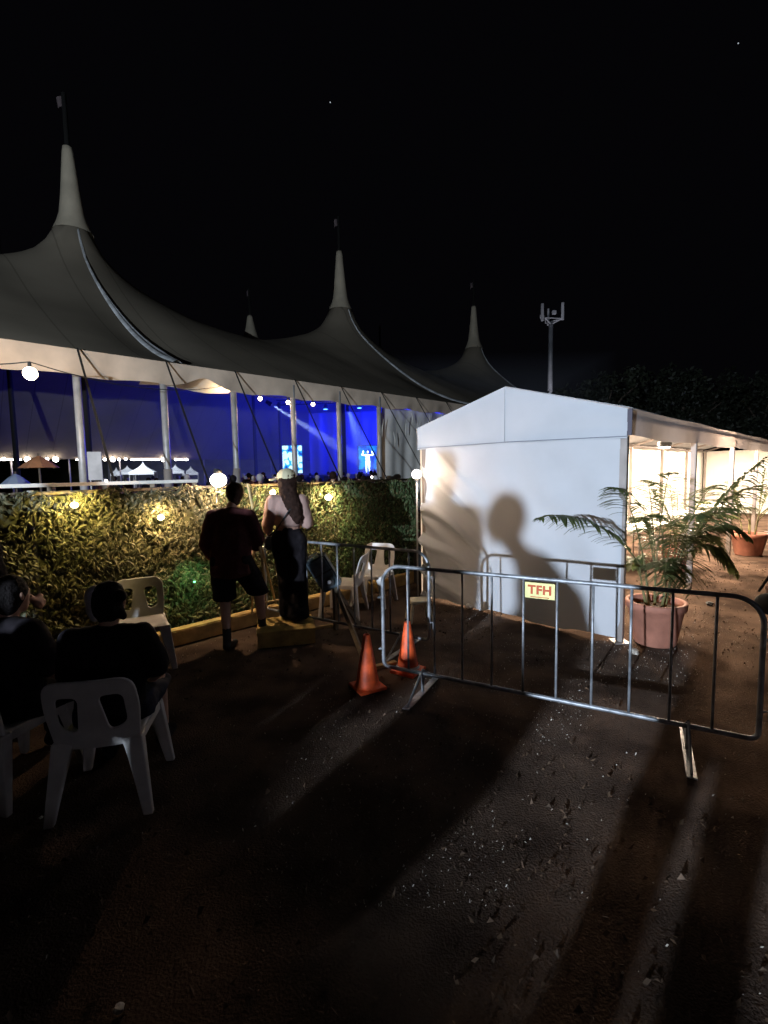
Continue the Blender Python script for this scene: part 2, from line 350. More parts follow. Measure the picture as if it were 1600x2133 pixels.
    # collars, masts, flags
    for k, (a, b, zb, zt) in enumerate(masts):
        p = TP(a, b); h = zt - zb
        pr = [(0.76, zb - 0.75), (0.58, zb - 0.35), (0.47, zb), (0.38, zb + 0.25 * h), (0.29, zb + 0.6 * h), (0.21, zb + 0.93 * h), (0.18, zt), (0.10, zt + 0.05)]
        MB().lathe(pr, p, 20).build('mast_collar', M_collar, t, True, base)
        MB().tube([p, p + Vector((0, 0, zt + 2.1))], [0.16, 0.09], 10).build('mast', M_pole if False else M_strap, t, True, base)
        if k < 4:
            fz = zt + 1.95; fl = MB()
            L_ = 0.62 if k != 3 else 0.35
            fl.sheet(lambda u, v: p + Vector((-u * L_ * 0.45 + 0.05 * math.sin(u * 6), 0.10 * math.sin(u * 7 + v), fz + 0.25 - v * 0.55 * (1 - 0.35 * u) - u * 0.45)), 10, 6)
            fl.build('flag', mat('flag_pink', (0.16, 0.12, 0.12), 0.8, var=0.15, scale=3), t, True, base)
    # seams down from the front masts to the eave
    for i, (a, b, zb, zt) in enumerate(masts[:3]):
        for da in ((0, 0.28) if i == 0 else (0,)):
            n = 40; pts = []
            for s in range(n):
                bb = (b - 0.8) * (1 - s / (n - 1)) + 0.02
                pts.append((a + da * (0 if bb > 7 else (7 - bb) / 7 * (1 if bb > 1.5 else bb / 1.5)), bb))
            def sf(u, v):
                q = pts[min(n - 1, int(round(v * (n - 1))))]; w = 0.045 + 0.10 * v
                aa = q[0] + (u - 0.5) * 2 * w
                return TP(aa, q[1], zat(aa, q[1]) + 0.04 + 0.09 * (1 - abs(2 * u - 1)))
            MB().sheet(sf, 2, n - 1).build('seam_webbing', M_seam, t, True, base)
    # front valance with scalloped, wavy lower edge, lifted between two posts
    liftc, _ = ab(onplane(415, 800, 20)); span = 0.95
    def val(a, v):
        lift = 0.30 * math.exp(-((a - liftc) / (span * 0.7)) ** 4) * (0.75 + 0.25 * math.sin(a * 5))
        zb = 4.33 + 0.03 * math.sin(a * 2.9) + lift + 0.006 * max(0, a)
        z = EZ + 0.01 - v * (EZ - zb)
        return TP(a, -0.03 + 0.05 * v * math.sin(a * 3.1 + 1) + 0.02 * math.sin(a * 9 + 3 * v) * v, z)
    MB().sheet(lambda u, v: val(A0 + u * (A1 - A0), v), 520, 6).build('valance', M_valance, t, True, base)
    MB().sheet(lambda u, v: TP(liftc - 1.4 + 2.8 * u, 0.10 + v * 0.8 + 0.04 * math.sin(u * 9), 4.80 - v * 0.34 + 0.05 * math.sin(u * 7)), 24, 8).build('lining', mat('lining_white', (0.75, 0.7, 0.6), 0.8, var=0.05), t, True, base)
    # scalloped hems of ends
    for aa, nm in ((A1, 'end_valance'),):
        MB().sheet(lambda u, v: TP(aa + 0.02, u * BW, (EZ - 1.8 * u) - v * 0.6), 60, 3).build(nm, M_valance, t, True, base)
    # side wall sheet with folds, from its free edge to beyond the marquee
    aw, _ = ab(onplane(799, 930, 20.4))
    def wall(u, v):
        a = aw + (A1 - aw) * u; z = 4.5 * (1 - v) + 0.02
        fold = 0.10 * math.sin(a * 3.2 + 0.8 * math.sin(a * 1.3)) + 0.05 * math.sin(a * 9.1 + v * 2)
        edge = 0.35 * math.exp(-u * 60) * math.sin(v * 3.0)
        return TP(a - edge, 0.30 + fold * (0.3 + 0.7 * v), z)
    MB().sheet(wall, 420, 16).build('side_wall', mat('side_wall_grey', (0.74, 0.71, 0.65), 0.7, var=0.12, scale=1.5, bump=0.3, bscale=6, spec=0.4), t, True, base)
    MB().sheet(lambda u, v: TP(A1 - 0.05, u * BW, (EZ - 1.8 * u) * (1 - v) + 0.02), 40, 4).build('end_wall', MATS['side_wall_grey'], t, True, base)
    # side poles and straps
    pxs = [166, 345, 490, 613, 708]
    aps = [ab(onplane(px, 860, 20))[0] for px in pxs]; d = aps[1] - aps[0]
    aps = [aps[0] - 2 * d, aps[0] - d] + aps + [aps[-1] + d * k for k in range(1, 5)]
    for i, a in enumerate(aps):
        if a > aw: continue
        q = TP(a, 0.06)
        MB().tube([q, q + Vector((0, 0, 4.85))], 0.095, 12).build('side_pole', M_pole, t, True, base)
        MB().tube([q + Vector((0, 0, z)) for z in (1.0, 1.5, 1.9, 2.0)], 0.12, 12).build('pole_sleeve', mat('sleeve', (0.25, 0.22, 0.2), 0.8), t, True, base) if i in (3, 4) else None
    for i, a in enumerate([ab(onplane(px, 740, 20))[0] for px in (160, 342)] + aps[4:]):
        e = TP(a, -0.10, EZ + 0.02); g = TP(a, -3.5, 0.0)
        m = MB(); n_ = (g - e).normalized(); w = AX * 0.026
        m.add([e - w, e + w, g + w, g - w, e - w + Vector((0, 0, .012)), e + w + Vector((0, 0, .012)), g + w + Vector((0, 0, .012)), g - w + Vector((0, 0, .012))],
              [(0, 1, 2, 3), (7, 6, 5, 4), (0, 4, 5, 1), (1, 5, 6, 2), (2, 6, 7, 3), (3, 7, 4, 0)])
        m.build('guy_strap', M_strap, t, False, base)
    # internal king poles glint, back row side poles
    for k in range(-2, 10):
        q = TP(masts[0][0] + k * 3.7, BW - 0.1); MB().tube([q, q + Vector((0, 0, 3.2))], 0.06, 8).build('side_pole', M_pole, t, True, base)
    return t, aps
bigtop, APS = build_bigtop()

# short thin white strands in front of the grey side wall
for k, (px, y0, y1) in enumerate(((800, 872, 910), (820, 900, 930), (849, 868, 905), (857, 860, 880), (872, 878, 912), (887, 880, 900), (897, 862, 892), (919, 862, 880))):
    a = onplane(px, y0, 19.95); b = onplane(px + (3 if k % 2 else -4), y1, 19.95)
    mid = (a + b) / 2 + AX * 0.04 * (1 if k % 2 else -1)
    MB().tube([a, mid, b], [0.012, 0.022, 0.015], 6).build('tie_cord', mat('cord_white', (0.8, 0.78, 0.7), 0.4), bigtop, True, bigtop.location)

# ------------------------------------------------------------------ stage, blue light, screen, far field (all beyond the near eave)
def build_stage():
    c = at(775, 985, 38.0)
    t = thing('concert_stage', 'raised black concert stage glowing blue under the big tent', 'stage', (c.x + 1.0, 40.0, 0), -math.radians(8))
    MB().box((0, 0, 0.8), (16, 8, 1.6)).build('platform', M_stage, t)
    for x in (-7.6, 7.6):
        for y in (-3.6,): MB().tube([(x, y, 1.6), (x, y, 7.2)], 0.12, 6).build('truss_tower', M_stage, t)
    tr = MB()
    for z in (7.0, 7.35): tr.tube([(-7.8, -3.6, z), (7.8, -3.6, z)], 0.04, 6)
    for k in range(26): tr.tube([(-7.8 + k * 0.6, -3.6, 7.0), (-7.5 + k * 0.6, -3.6, 7.35)], 0.025, 5)
    tr.build('lighting_truss', M_stage, t)
    for k in range(6):
        x = -6.5 + k * 2.6
        h = MB().tube([(x, -3.6, 6.9), (x, -3.75, 6.55)], [0.12, 0.2], 10).build('stage_light', M_stage, t)
        MB().lathe([(0.17, 0.0), (0.001, -0.02)], (x, -3.77, 6.53), 12).build('lens', M_blue, h)
    MB().sheet(lambda u, v: (-7.5 + 15 * u, 3.8 + 0.12 * math.sin(u * 70), 1.6 + v * 5.6), 160, 4).build('backcloth', mat('backcloth', (0.12, 0.12, 0.2), 0.9), t)
    # big cyan screen behind the performer
    sx = -1.0
    MB().box((-1.15, 0.4, 2.95), (2.3, 0.12, 2.1)).build('screen_frame', M_stage, t)
    m = bpy.data.materials.new('screen_cyan'); m.use_nodes = True; n = m.node_tree; p = n.nodes['Principled BSDF']
    tc = n.nodes.new('ShaderNodeTexCoord'); no = n.nodes.new('ShaderNodeTexNoise'); no.inputs['Scale'].default_value = 1.6
    cr = n.nodes.new('ShaderNodeValToRGB'); cr.color_ramp.elements[0].color = (0, 0.05, 0.5, 1); cr.color_ramp.elements[0].position = 0.4
    cr.color_ramp.elements[1].color = (0.0, 0.5, 1, 1); cr.color_ramp.elements[1].position = 0.62
    n.links.new(tc.outputs['Object'], no.inputs['Vector']); n.links.new(no.outputs['Fac'], cr.inputs[0]); n.links.new(cr.outputs[0], p.inputs['Emission Color']); p.inputs['Emission Strength'].default_value = 1.0
    p.inputs['Base Color'].default_value = (0, 0, 0, 1)
    MB().box((-1.15, 0.33, 2.95), (2.15, 0.02, 1.95)).build('screen', m, t)
    # lights: blue wash up into the canvas, cyan key on the performer
    lamp('POINT', (2.5, -2.0, 5.6), 8000, (0.01, 0.02, 1.0), t, 'blue_wash', 0.5)
    lamp('POINT', (-5.0, -2.0, 5.2), 900, (0.015, 0.02, 1.0), t, 'blue_wash', 0.5)
    lamp('POINT', (6.5, 0.0, 4.4), 4200, (0.01, 0.03, 1.0), t, 'blue_wash', 0.5)
    return t
stage = build_stage()

def build_led_screen():
    c = at(606, 957, 44.0)
    t = thing('video_screen', 'bright cyan and white video screen standing left of the stage', 'screen', (c.x, 44.0, 0))
    w, h = 2.05, 2.5; zc = c.z
    f = MB().box((0, 0.1, zc), (w + 0.15, 0.15, h + 0.15)).build('screen_frame', M_stage, t)
    for x in (-0.9, 0.9): MB().tube([(x, 0.12, 0), (x, 0.12, zc - h / 2)], 0.06, 8).build('support_leg', M_stage, t)
    m = bpy.data.materials.new('screen_image'); m.use_nodes = True; n = m.node_tree; p = n.nodes['Principled BSDF']
    tc = n.nodes.new('ShaderNodeTexCoord'); vo = n.nodes.new('ShaderNodeTexVoronoi'); vo.inputs['Scale'].default_value = 2.1; vo.feature = 'F1'
    mp = n.nodes.new('ShaderNodeMapping'); mp.inputs['Rotation'].default_value = (0, 0.5, 0)
    cr = n.nodes.new('ShaderNodeValToRGB'); cr.color_ramp.interpolation = 'CONSTANT'
    cr.color_ramp.elements[0].color = (0.62, 0.98, 1, 1); cr.color_ramp.elements[1].position = 0.74; cr.color_ramp.elements[1].color = (0.0, 0.06, 0.35, 1)
    e = cr.color_ramp.elements.new(0.56); e.color = (0.02, 0.42, 0.95, 1)
    n.links.new(tc.outputs['Object'], mp.inputs[0]); n.links.new(mp.outputs[0], vo.inputs['Vector']); n.links.new(vo.outputs['Distance'], cr.inputs[0]); n.links.new(cr.outputs[0], p.inputs['Emission Color'])
    p.inputs['Emission Strength'].default_value = 1.7; p.inputs['Base Color'].default_value = (0, 0, 0, 1)
    MB().box((0, 0.0, zc), (w, 0.02, h)).build('screen', m, t)
build_led_screen()

# stage smoke that shows the beam
def build_smoke():
    o = MB().box((0, 0, 0), (26, 20, 9.0)).build('stage_smoke', None, None) if False else None
    me = MB().box((0, 0, 0), (30, 26, 8.0))
    m = bpy.data.materials.new('smoke'); m.use_nodes = True; n = m.node_tree; n.nodes.remove(n.nodes['Principled BSDF'])
    vp = n.nodes.new('ShaderNodeVolumePrincipled'); vp.inputs['Density'].default_value = 0.016; vp.inputs['Color'].default_value = (0.8, 0.85, 1, 1)
    n.links.new(vp.outputs[0], n.nodes['Material Output'].inputs['Volume'])
    s = me.build('stage_smoke', m); s.location = (-2.0, 40.0, 4.2); tag(s, 'thin blue-lit smoke hanging round the stage', None, kind='stuff')
build_smoke()
def beam(px0, px1, Y0, Y1, power, ang, col, label):
    a = at(px0[0], px0[1], Y0); b = at(px1[0], px1[1], Y1)
    t = thing('beam_light', label, 'spotlight', a)
    d = (b - a).normalized()
    MB().tube([-d * 0.35, d * 0.0], [0.12, 0.16], 12).build('housing', M_stage, t)
    MB().tube([-d * 0.005, d * 0.012], [0.13, 0.13], 12).build('lens', mat('beam_lens', (0.5, 0.6, 1), 0.4, emit=(0.6, 0.75, 1.0), estr=3), t)
    l = lamp('SPOT', d * 0.05, power, col, t, 'beam', 0.05, spot_size=math.radians(ang), spot_blend=0.5); aim(l, d)
beam((564, 842), (745, 955), 33.0, 37.5, 70000, 9, (0.55, 0.7, 1.0), 'slim spotlight under the canvas throwing a pale beam down towards the stage')

# far field behind the tent: bank, pagoda tents, lights
def bank():
    def fn(u, v):
        x = -110 + 170 * u; y = 84 + 26 * v; return (x, y, -0.05 + (5.5 + 1.2 * math.sin(x * 0.11) + 0.8 * math.sin(x * 0.31 + 2)) * min(1, v * 2.4) * (1 if v < .5 else 1))
    o = MB().sheet(fn, 90, 14).build('hill', M_bank, None, True); tag(o, 'low grassy hill behind the far white tents', None, kind='structure')
bank()
def pagoda(px, py_tip, py_base, wpx, Y, label):
    c = at(px, py_base, Y); tip = at(px, py_tip, Y); w = wpx / FPX * Y / 2
    t = thing('pagoda_tent', label, 'tent', (c.x, Y, 0), 0.3, 'white peaked tents far across the field')
    z0 = max(1.6, c.z + 0.25); z1 = max(tip.z, z0 + 1.0); pr = MB(); n = 14
    def fn(u, v):
        s = 1 - v; k = w * (s ** 1.9 + 0.012); a = u * 4; i = int(a) % 4; f = a - int(a)
        cr = [(-1, -1), (1, -1), (1, 1), (-1, 1), (-1, -1)]
        x = cr[i][0] + (cr[i + 1][0] - cr[i][0]) * f; y = cr[i][1] + (cr[i + 1][1] - cr[i][1]) * f
        return (x * k, y * k, z0 + (z1 - z0) * v)
    pr.sheet(fn, 16, n).build('roof', M_far, t)
    MB().sheet(lambda u, v: (lambda q: (q[0] * 1.002, q[1] * 1.002, z0 - 0.35 * v))(fn(u, 0)), 16, 1).build('roof_valance', M_far, t)
    for sx in (-1, 1):
        for sy in (-1, 1): MB().tube([(sx * w * .97, sy * w * .97, 0), (sx * w * .97, sy * w * .97, z0)], 0.06, 6).build('corner_post', M_pole, t)
pagoda(299, 961, 987, 46, 66, 'tallest of the white peaked tents far across the field, between the two nearest tent poles')
pagoda(266, 977, 987, 36, 72, 'low white peaked tent far across the field, left of the tallest one')
pagoda(366, 969, 985, 36, 70, 'white peaked tent far across the field, just right of the second tent pole')
pagoda(398, 983, 988, 30, 74, 'flat white tent far across the field beside the bright lamp')
pagoda(243, 985, 990, 20, 74, 'small white tent far across the field beside the poster board')
t = thing('floodlight_mast', 'floodlight mast lighting the far white tents', 'floodlight', (-33, 58, 0))  # added light source for the far tents and hill
MB().tube([(0, 0, 0), (0, 0, 9)], 0.1, 8).build('mast', M_pole, t); MB().box((0, 0.15, 9), (1.0, 0.3, 0.5), ch=0.03).build('lamp_head', M_sock, t)
l = lamp('SPOT', (0, 0.5, 8.9), 9000, (0.85, 0.92, 1.0), t, 'flood', 0.3, spot_size=math.radians(100), spot_blend=0.5); aim(l, (0.15, 1, -0.35))

# string of lamps under the far eave
far_pts = [(8, 956), (57, 957), (98, 956), (116, 957), (218, 957), (235, 957), (248, 957), (262, 956), (340, 957), (366, 957), (388, 957)]
c_far = 20 + BW / R2
FLB = ['small far lamp at the extreme left of the row under the far tent edge', 'large far lamp left of the orange-brown umbrella', 'smaller of the two far lamps right of the orange-brown umbrella', 'larger far lamp right of the orange-brown umbrella', 'small far lamp just right of the poster board', 'large far lamp right of the poster board', 'small far lamp next to the large one right of the poster board', 'small far lamp where the tube lamp above the tallest white tent begins', 'large far lamp at the second tent pole', 'small far lamp between the second tent pole and the last tube lamp', 'small far lamp at the right end of the last tube lamp']
for k, (px, py) in enumerate(far_pts):
    p = onplane(px, py, c_far - 0.6); r = 0.20 if px in (57, 116, 235, 340) else 0.12
    t = thing('far_lamp', FLB[k], 'lamp', p, 0, 'lamps along the far tent edge')
    MB().sphere((0, 0, 0), r, 8).build('globe', M_bulbw, t); MB().tube([(0, 0, r * 0.9), (0, 0, r + 0.12)], 0.04, 6).build('socket', M_sock, t)
for (x0, x1) in ((-5, 45), (158, 190), (272, 332), (364, 392)):
    a = onplane(x0, 957.5, c_far - 0.5); b = onplane(x1, 957.5, c_far - 0.5)
    t = thing('tube_lamp', 'long white tube lamp along the far tent edge ' + {-5: 'at the far left', 158: 'behind the first tent pole', 272: 'above the tallest white peaked tent', 364: 'right of the second tent pole'}[x0], 'tube light', a)
    MB().tube([(0, 0, 0), b - a], 0.05, 6).build('tube', M_bulbw, t); MB().tube([Vector((0, 0, 0.08)), b - a + Vector((0, 0, 0.08))], 0.04, 6).build('fitting', M_pole, t)

# ------------------------------------------------------------------ festoon bulbs under the near eave
fest = [((63, 778), 0.13, 150, 17.0), ((487, 812), 0.085, 80, 20.5), ((542, 830), 0.07, 14, 20.5), ((600, 838), 0.07, 14, 20.5), ((652, 842), 0.07, 14, 20.5), ((705, 845), 0.08, 18, 20.5)]
ordn = ['big warm bulb hanging alone at the far left under the tent edge', 'warm bulb at the head of the third tent pole', 'warm bulb midway between the third and fourth tent poles',
        'warm bulb just left of the fourth tent pole', 'warm bulb midway between the fourth and fifth tent poles', 'warm bulb at the head of the fifth tent pole, left of the bright blue stage']
cable = []
for k, ((px, py), r, pw, c) in enumerate(fest):
    p = onplane(px, py, c)
    t = thing('festoon_bulb', ordn[k], 'light bulb', p, 0, 'warm bulbs along the near tent edge')
    MB().sphere((0, 0, 0), r, 12).build('globe', M_bulb, t, True); MB().tube([(0, 0, r * 0.85), (0, 0, r + 0.10)], [0.04, 0.03], 8).build('socket', M_sock, t)
    lamp('POINT', (0, 0, -r - 0.06), pw, (1.0, 0.72, 0.45), t, 'light', r)
    cable.append(p + Vector((0, 0, r + 0.10)))
pts = []
ends = [cable[0] + Vector((-4, 0.2, 0.6))] + cable + [onplane(800, 850, 20.4) + Vector((0, 0, 0.3))]
for a, b in zip(ends[:-1], ends[1:]):
    for s in range(10): u = s / 10; q = a.lerp(b, u); q.z -= 0.35 * 4 * u * (1 - u) * min(1, (b - a).length / 6); pts.append(q)
pts.append(ends[-1]); tag(MB().tube(pts, 0.012, 5).build('festoon_cable', M_sock, None, False), 'thin black cable carrying the warm bulbs along the tent edge', 'cable')

# ------------------------------------------------------------------ leafy screen fence
F0 = Vector((0.56, 8.26, 0)); FL = 9.0
def FP(s, off=0.0, z=0.0): return F0 - AX * s + BX * off + Vector((0, 0, z))       # s metres back from its end at the marquee; off < 0 is our side
FH = 1.69
def build_fence():
    t = thing('hedge_fence', 'long screen fence of artificial leaves below the big tent', 'fence', FP(FL / 2)); base = t.location.copy()
    npan = 5; pw = FL / npan
    for k in range(npan):
        s0, s1 = k * pw + 0.01, (k + 1) * pw - 0.01
        MB().sheet(lambda u, v: FP(s0 + (s1 - s0) * u, 0.0 + 0.015 * math.sin(u * 9 + k) * math.sin(v * 3), 0.03 + v * (FH - 0.06)), 20, 10).build('backing_panel', M_backing, t, False, base)
        r = np.random.RandomState(40 + k); n = int(pw * FH * 2300); mb = MB(); mb2 = MB()
        ph = r.uniform(0, 9, 4)
        for i in range(n):
            s = r.uniform(s0, s1); z = r.uniform(0.05, FH + 0.02 + 0.05 * math.sin(s * 5.1) * math.sin(s * 13))
            cl = math.sin(s * 7 + ph[0] + 2 * math.sin(z * 4)) * math.sin(z * 8 + ph[1]) * 0.5 + 0.5
            if r.uniform() > 0.35 + 0.65 * cl: continue
            off = -0.015 - 0.075 * r.uniform() * (0.3 + 0.7 * cl)
            L_ = r.uniform(0.04, 0.088); w = L_ * r.uniform(0.40, 0.62)
            an = r.normal(-0.5, 1.0); d = -AX * math.cos(an) * (1 if r.uniform() < .5 else -1) + Vector((0, 0, -1)) * (0.3 + abs(math.sin(an)))
            d = (d - BX * r.uniform(0.0, 0.5)).normalized()
            sd = d.cross(BX + AX * r.uniform(-0.5, 0.5) + Vector((0, 0, r.uniform(-.6, .6)))).normalized(); nn = d.cross(sd)
            p = FP(s, off, z); cv = -0.18 * L_
            vs = [p, p + d * L_ * .4 + sd * w / 2 + nn * cv, p + d * L_ * .45 + nn * 0.0, p + d * L_ * .4 - sd * w / 2 + nn * cv, p + d * L_ + nn * cv * 1.5]
            (mb2 if (k < 1 or (k == 1 and r.uniform() < .4)) and r.uniform() < .75 else mb).add(vs, [(0, 1, 2), (0, 2, 3), (1, 4, 2), (2, 4, 3)])
        mb.build('leaf_panel', M_hedge, t, False, base)
        if mb2.v: mb2.build('green_leaf_panel', M_hedgeg, t, False, base)
    for k in range(npan + 1):
        MB().tube([FP(k * pw, 0.05, 0), FP(k * pw, 0.05, FH + 0.03)], 0.025, 8).build('post', M_pole, t, True, base)
    MB().tube([FP(0, 0.05, FH), FP(FL, 0.05, FH)], 0.02, 8).build('top_rail', M_woodd, t, True, base)
    return t
fence = build_fence()
# trellis between fence and marquee
tr = MB(); q0 = FP(-0.02, -0.30); q1 = FP(-0.02, -0.50)
t = thing('lattice_panel', 'narrow woven lattice strip lit between the leafy fence and the marquee', 'trellis', q0)
m = MB(); w = q1 - q0
for z in np.arange(0.1, 1.72, 0.075): m.tube([Vector((0, 0, z)), w + Vector((0, 0, z))], 0.009, 5)
for k in range(4): m.tube([w * (k / 3), w * (k / 3) + Vector((0, 0, 1.76))], 0.010, 5)
m.build('lattice', mat('lattice_cane', (0.38, 0.24, 0.10), 0.7, var=0.3, scale=12), t)

def fence_lamp(px, py, pw, r, m, col, label, off=-0.13, nm='fence_lamp'):
    p = onplane(px, py, 7.70 + (off) / R2)
    t = thing(nm, label, 'lamp', p, 0, None)
    MB().sphere((0, 0, 0), r, 12, (1, 1, 0.85)).build('globe', m, t, True)
    MB().lathe([(r * 0.45, r * 0.7), (r * 0.5, r * 1.1), (r * 0.2, r * 1.3), (0.001, r * 1.32)], (0, 0, 0), 12).build('socket', M_sock, t, True)
    MB().tube([(0, 0, r * 1.3), Vector((0, 0, r * 1.3)) + BX * (abs(off))], 0.008, 6).build('bracket', M_sock, t)
    if nm == 'fence_lamp' and pw < 40:
        l = lamp('SPOT', Vector((0, 0, 0.05)) - BX * (r + 0.07), pw * 1.9, col, t, 'light', 0.03, spot_size=math.radians(150), spot_blend=0.5); aim(l, BX - Vector((0, 0, 0.55)))
    else: lamp('POINT', Vector((0, 0, -r * 0.3)) - BX * (r + 0.07), pw * 1.3, col, t, 'light', 0.03)
fence_lamp(155, 1052, 14.0, 0.035, M_bulby, (1.0, 0.80, 0.26), 'small yellow lamp on the leafy fence, leftmost of the fence lamps')
fence_lamp(335, 1078, 15.0, 0.035, M_bulby, (1.0, 0.72, 0.36), 'small yellow lamp low on the leafy fence, left of the person in dark shorts')
fence_lamp(568, 1026, 18.0, 0.04, M_bulby, (1.0, 0.74, 0.34), 'yellow lamp on the leafy fence just left of the capped person')
fence_lamp(684, 1036, 24, 0.05, M_bulby, (1.0, 0.80, 0.40), 'brightest yellow lamp on the leafy fence, right of the capped person')
fence_lamp(405, 1212, 1.6, 0.014, M_bulbg, (0.25, 1.0, 0.40), 'tiny green light low on the leafy fence', off=-0.2)
cl = at(868, 988, 6.60); t = thing('corner_lamp', 'bright white lamp on a thin pole at the corner where fence and marquee meet', 'lamp', (cl.x, cl.y, 0))
MB().sphere((0, 0, cl.z), .065, 12).build('globe', M_bulbw, t, True); MB().tube([(0, 0, 0), (0, 0, cl.z - .06)], .012, 8).build('pole', M_pole, t, True); MB().tube([(0, 0, cl.z - .09), (0, 0, cl.z - .05)], .03, 10).build('socket', M_sock, t)
lamp('POINT', (0.03, -0.10, cl.z), 14, (1.0, 0.76, 0.55), t, 'light', .05)
fence_lamp(455, 1000, 45, 0.095, M_bulbw, (1.0, 0.70, 0.45), 'very bright round lamp above the fence beside the person in dark shorts', off=-0.10)

# timber sleeper along the foot of the fence, step box
k0 = FP(0.1, -0.30); k1 = FP(2.6, -0.33)
def sleeper(sa, sb, label):
    a = FP(sa, -0.22); b = FP(sb, -0.22); c = (a + b) / 2
    o = MB().box((0, 0, 0.085), ((b - a).length, 0.14, 0.17), ch=0.012).build('timber_sleeper', M_wood, None); o.location = c; o.rotation_euler = (0, 0, math.radians(45))
    tag(o, label, 'timber beam', 'timber sleepers along the fence foot')
sleeper(4.75, 2.95, 'orange-lit timber sleeper on the ground behind the empty white chair')
sleeper(2.9, 1.3, 'timber sleeper at the fence foot beyond the metal barrier, behind the white chairs')
sleeper(1.25, 0.15, 'short timber sleeper at the fence foot beside the marquee corner')
sleeper(7.2, 4.85, 'timber sleeper at the fence foot behind the seated people')
sp = gp(585, 1348); 
t = thing('wooden_step', 'low yellowish wooden step box under the capped person', 'step', (sp.x, sp.y + 0.28, 0), math.radians(14))
MB().box((0, 0, 0.155), (0.62, 0.52, 0.03), ch=0.004).build('tread', M_woody, t)
MB().box((0, -0.245, 0.07), (0.60, 0.025, 0.14)).build('riser', M_woody, t); MB().box((0, 0.245, 0.07), (0.60, 0.025, 0.14)).build('riser', M_woody, t)
for x in (-0.29, 0.29): MB().box((x, 0, 0.069), (0.025, 0.46, 0.138)).build('side_board', M_woody, t)

# leaning ladder / easel between the two standing people
t0 = onplane(517, 1008, 6.55); t = thing('folding_easel', 'tall slim wooden easel leaning behind the two standing people', 'easel', (t0.x, t0.y, 0))
ft = [gp(547, 1250), gp(600, 1262), gp(558, 1240)]
b1 = onplane(547, 1170, 6.4)
m = MB().tube([t0 - t.location, b1 - t.location, gp(556, 1288) - t.location], 0.014, 6).build('long_leg', M_woodd if False else mat('easel_wood', (0.5, 0.36, 0.16), 0.6, var=.2), t)
MB().tube([onplane(532, 1080, 6.5) - t.location, gp(524, 1300) - t.location], 0.014, 6).build('leg', MATS['easel_wood'], t)
MB().tube([onplane(540, 1120, 6.55) - t.location, gp(578, 1272) - t.location], 0.014, 6).build('leg', MATS['easel_wood'], t)
MB().tube([at(546, 1256, 5.6) - t.location, at(590, 1248, 5.75) - t.location], 0.013, 6).build('crossbar', MATS['easel_wood'], t)

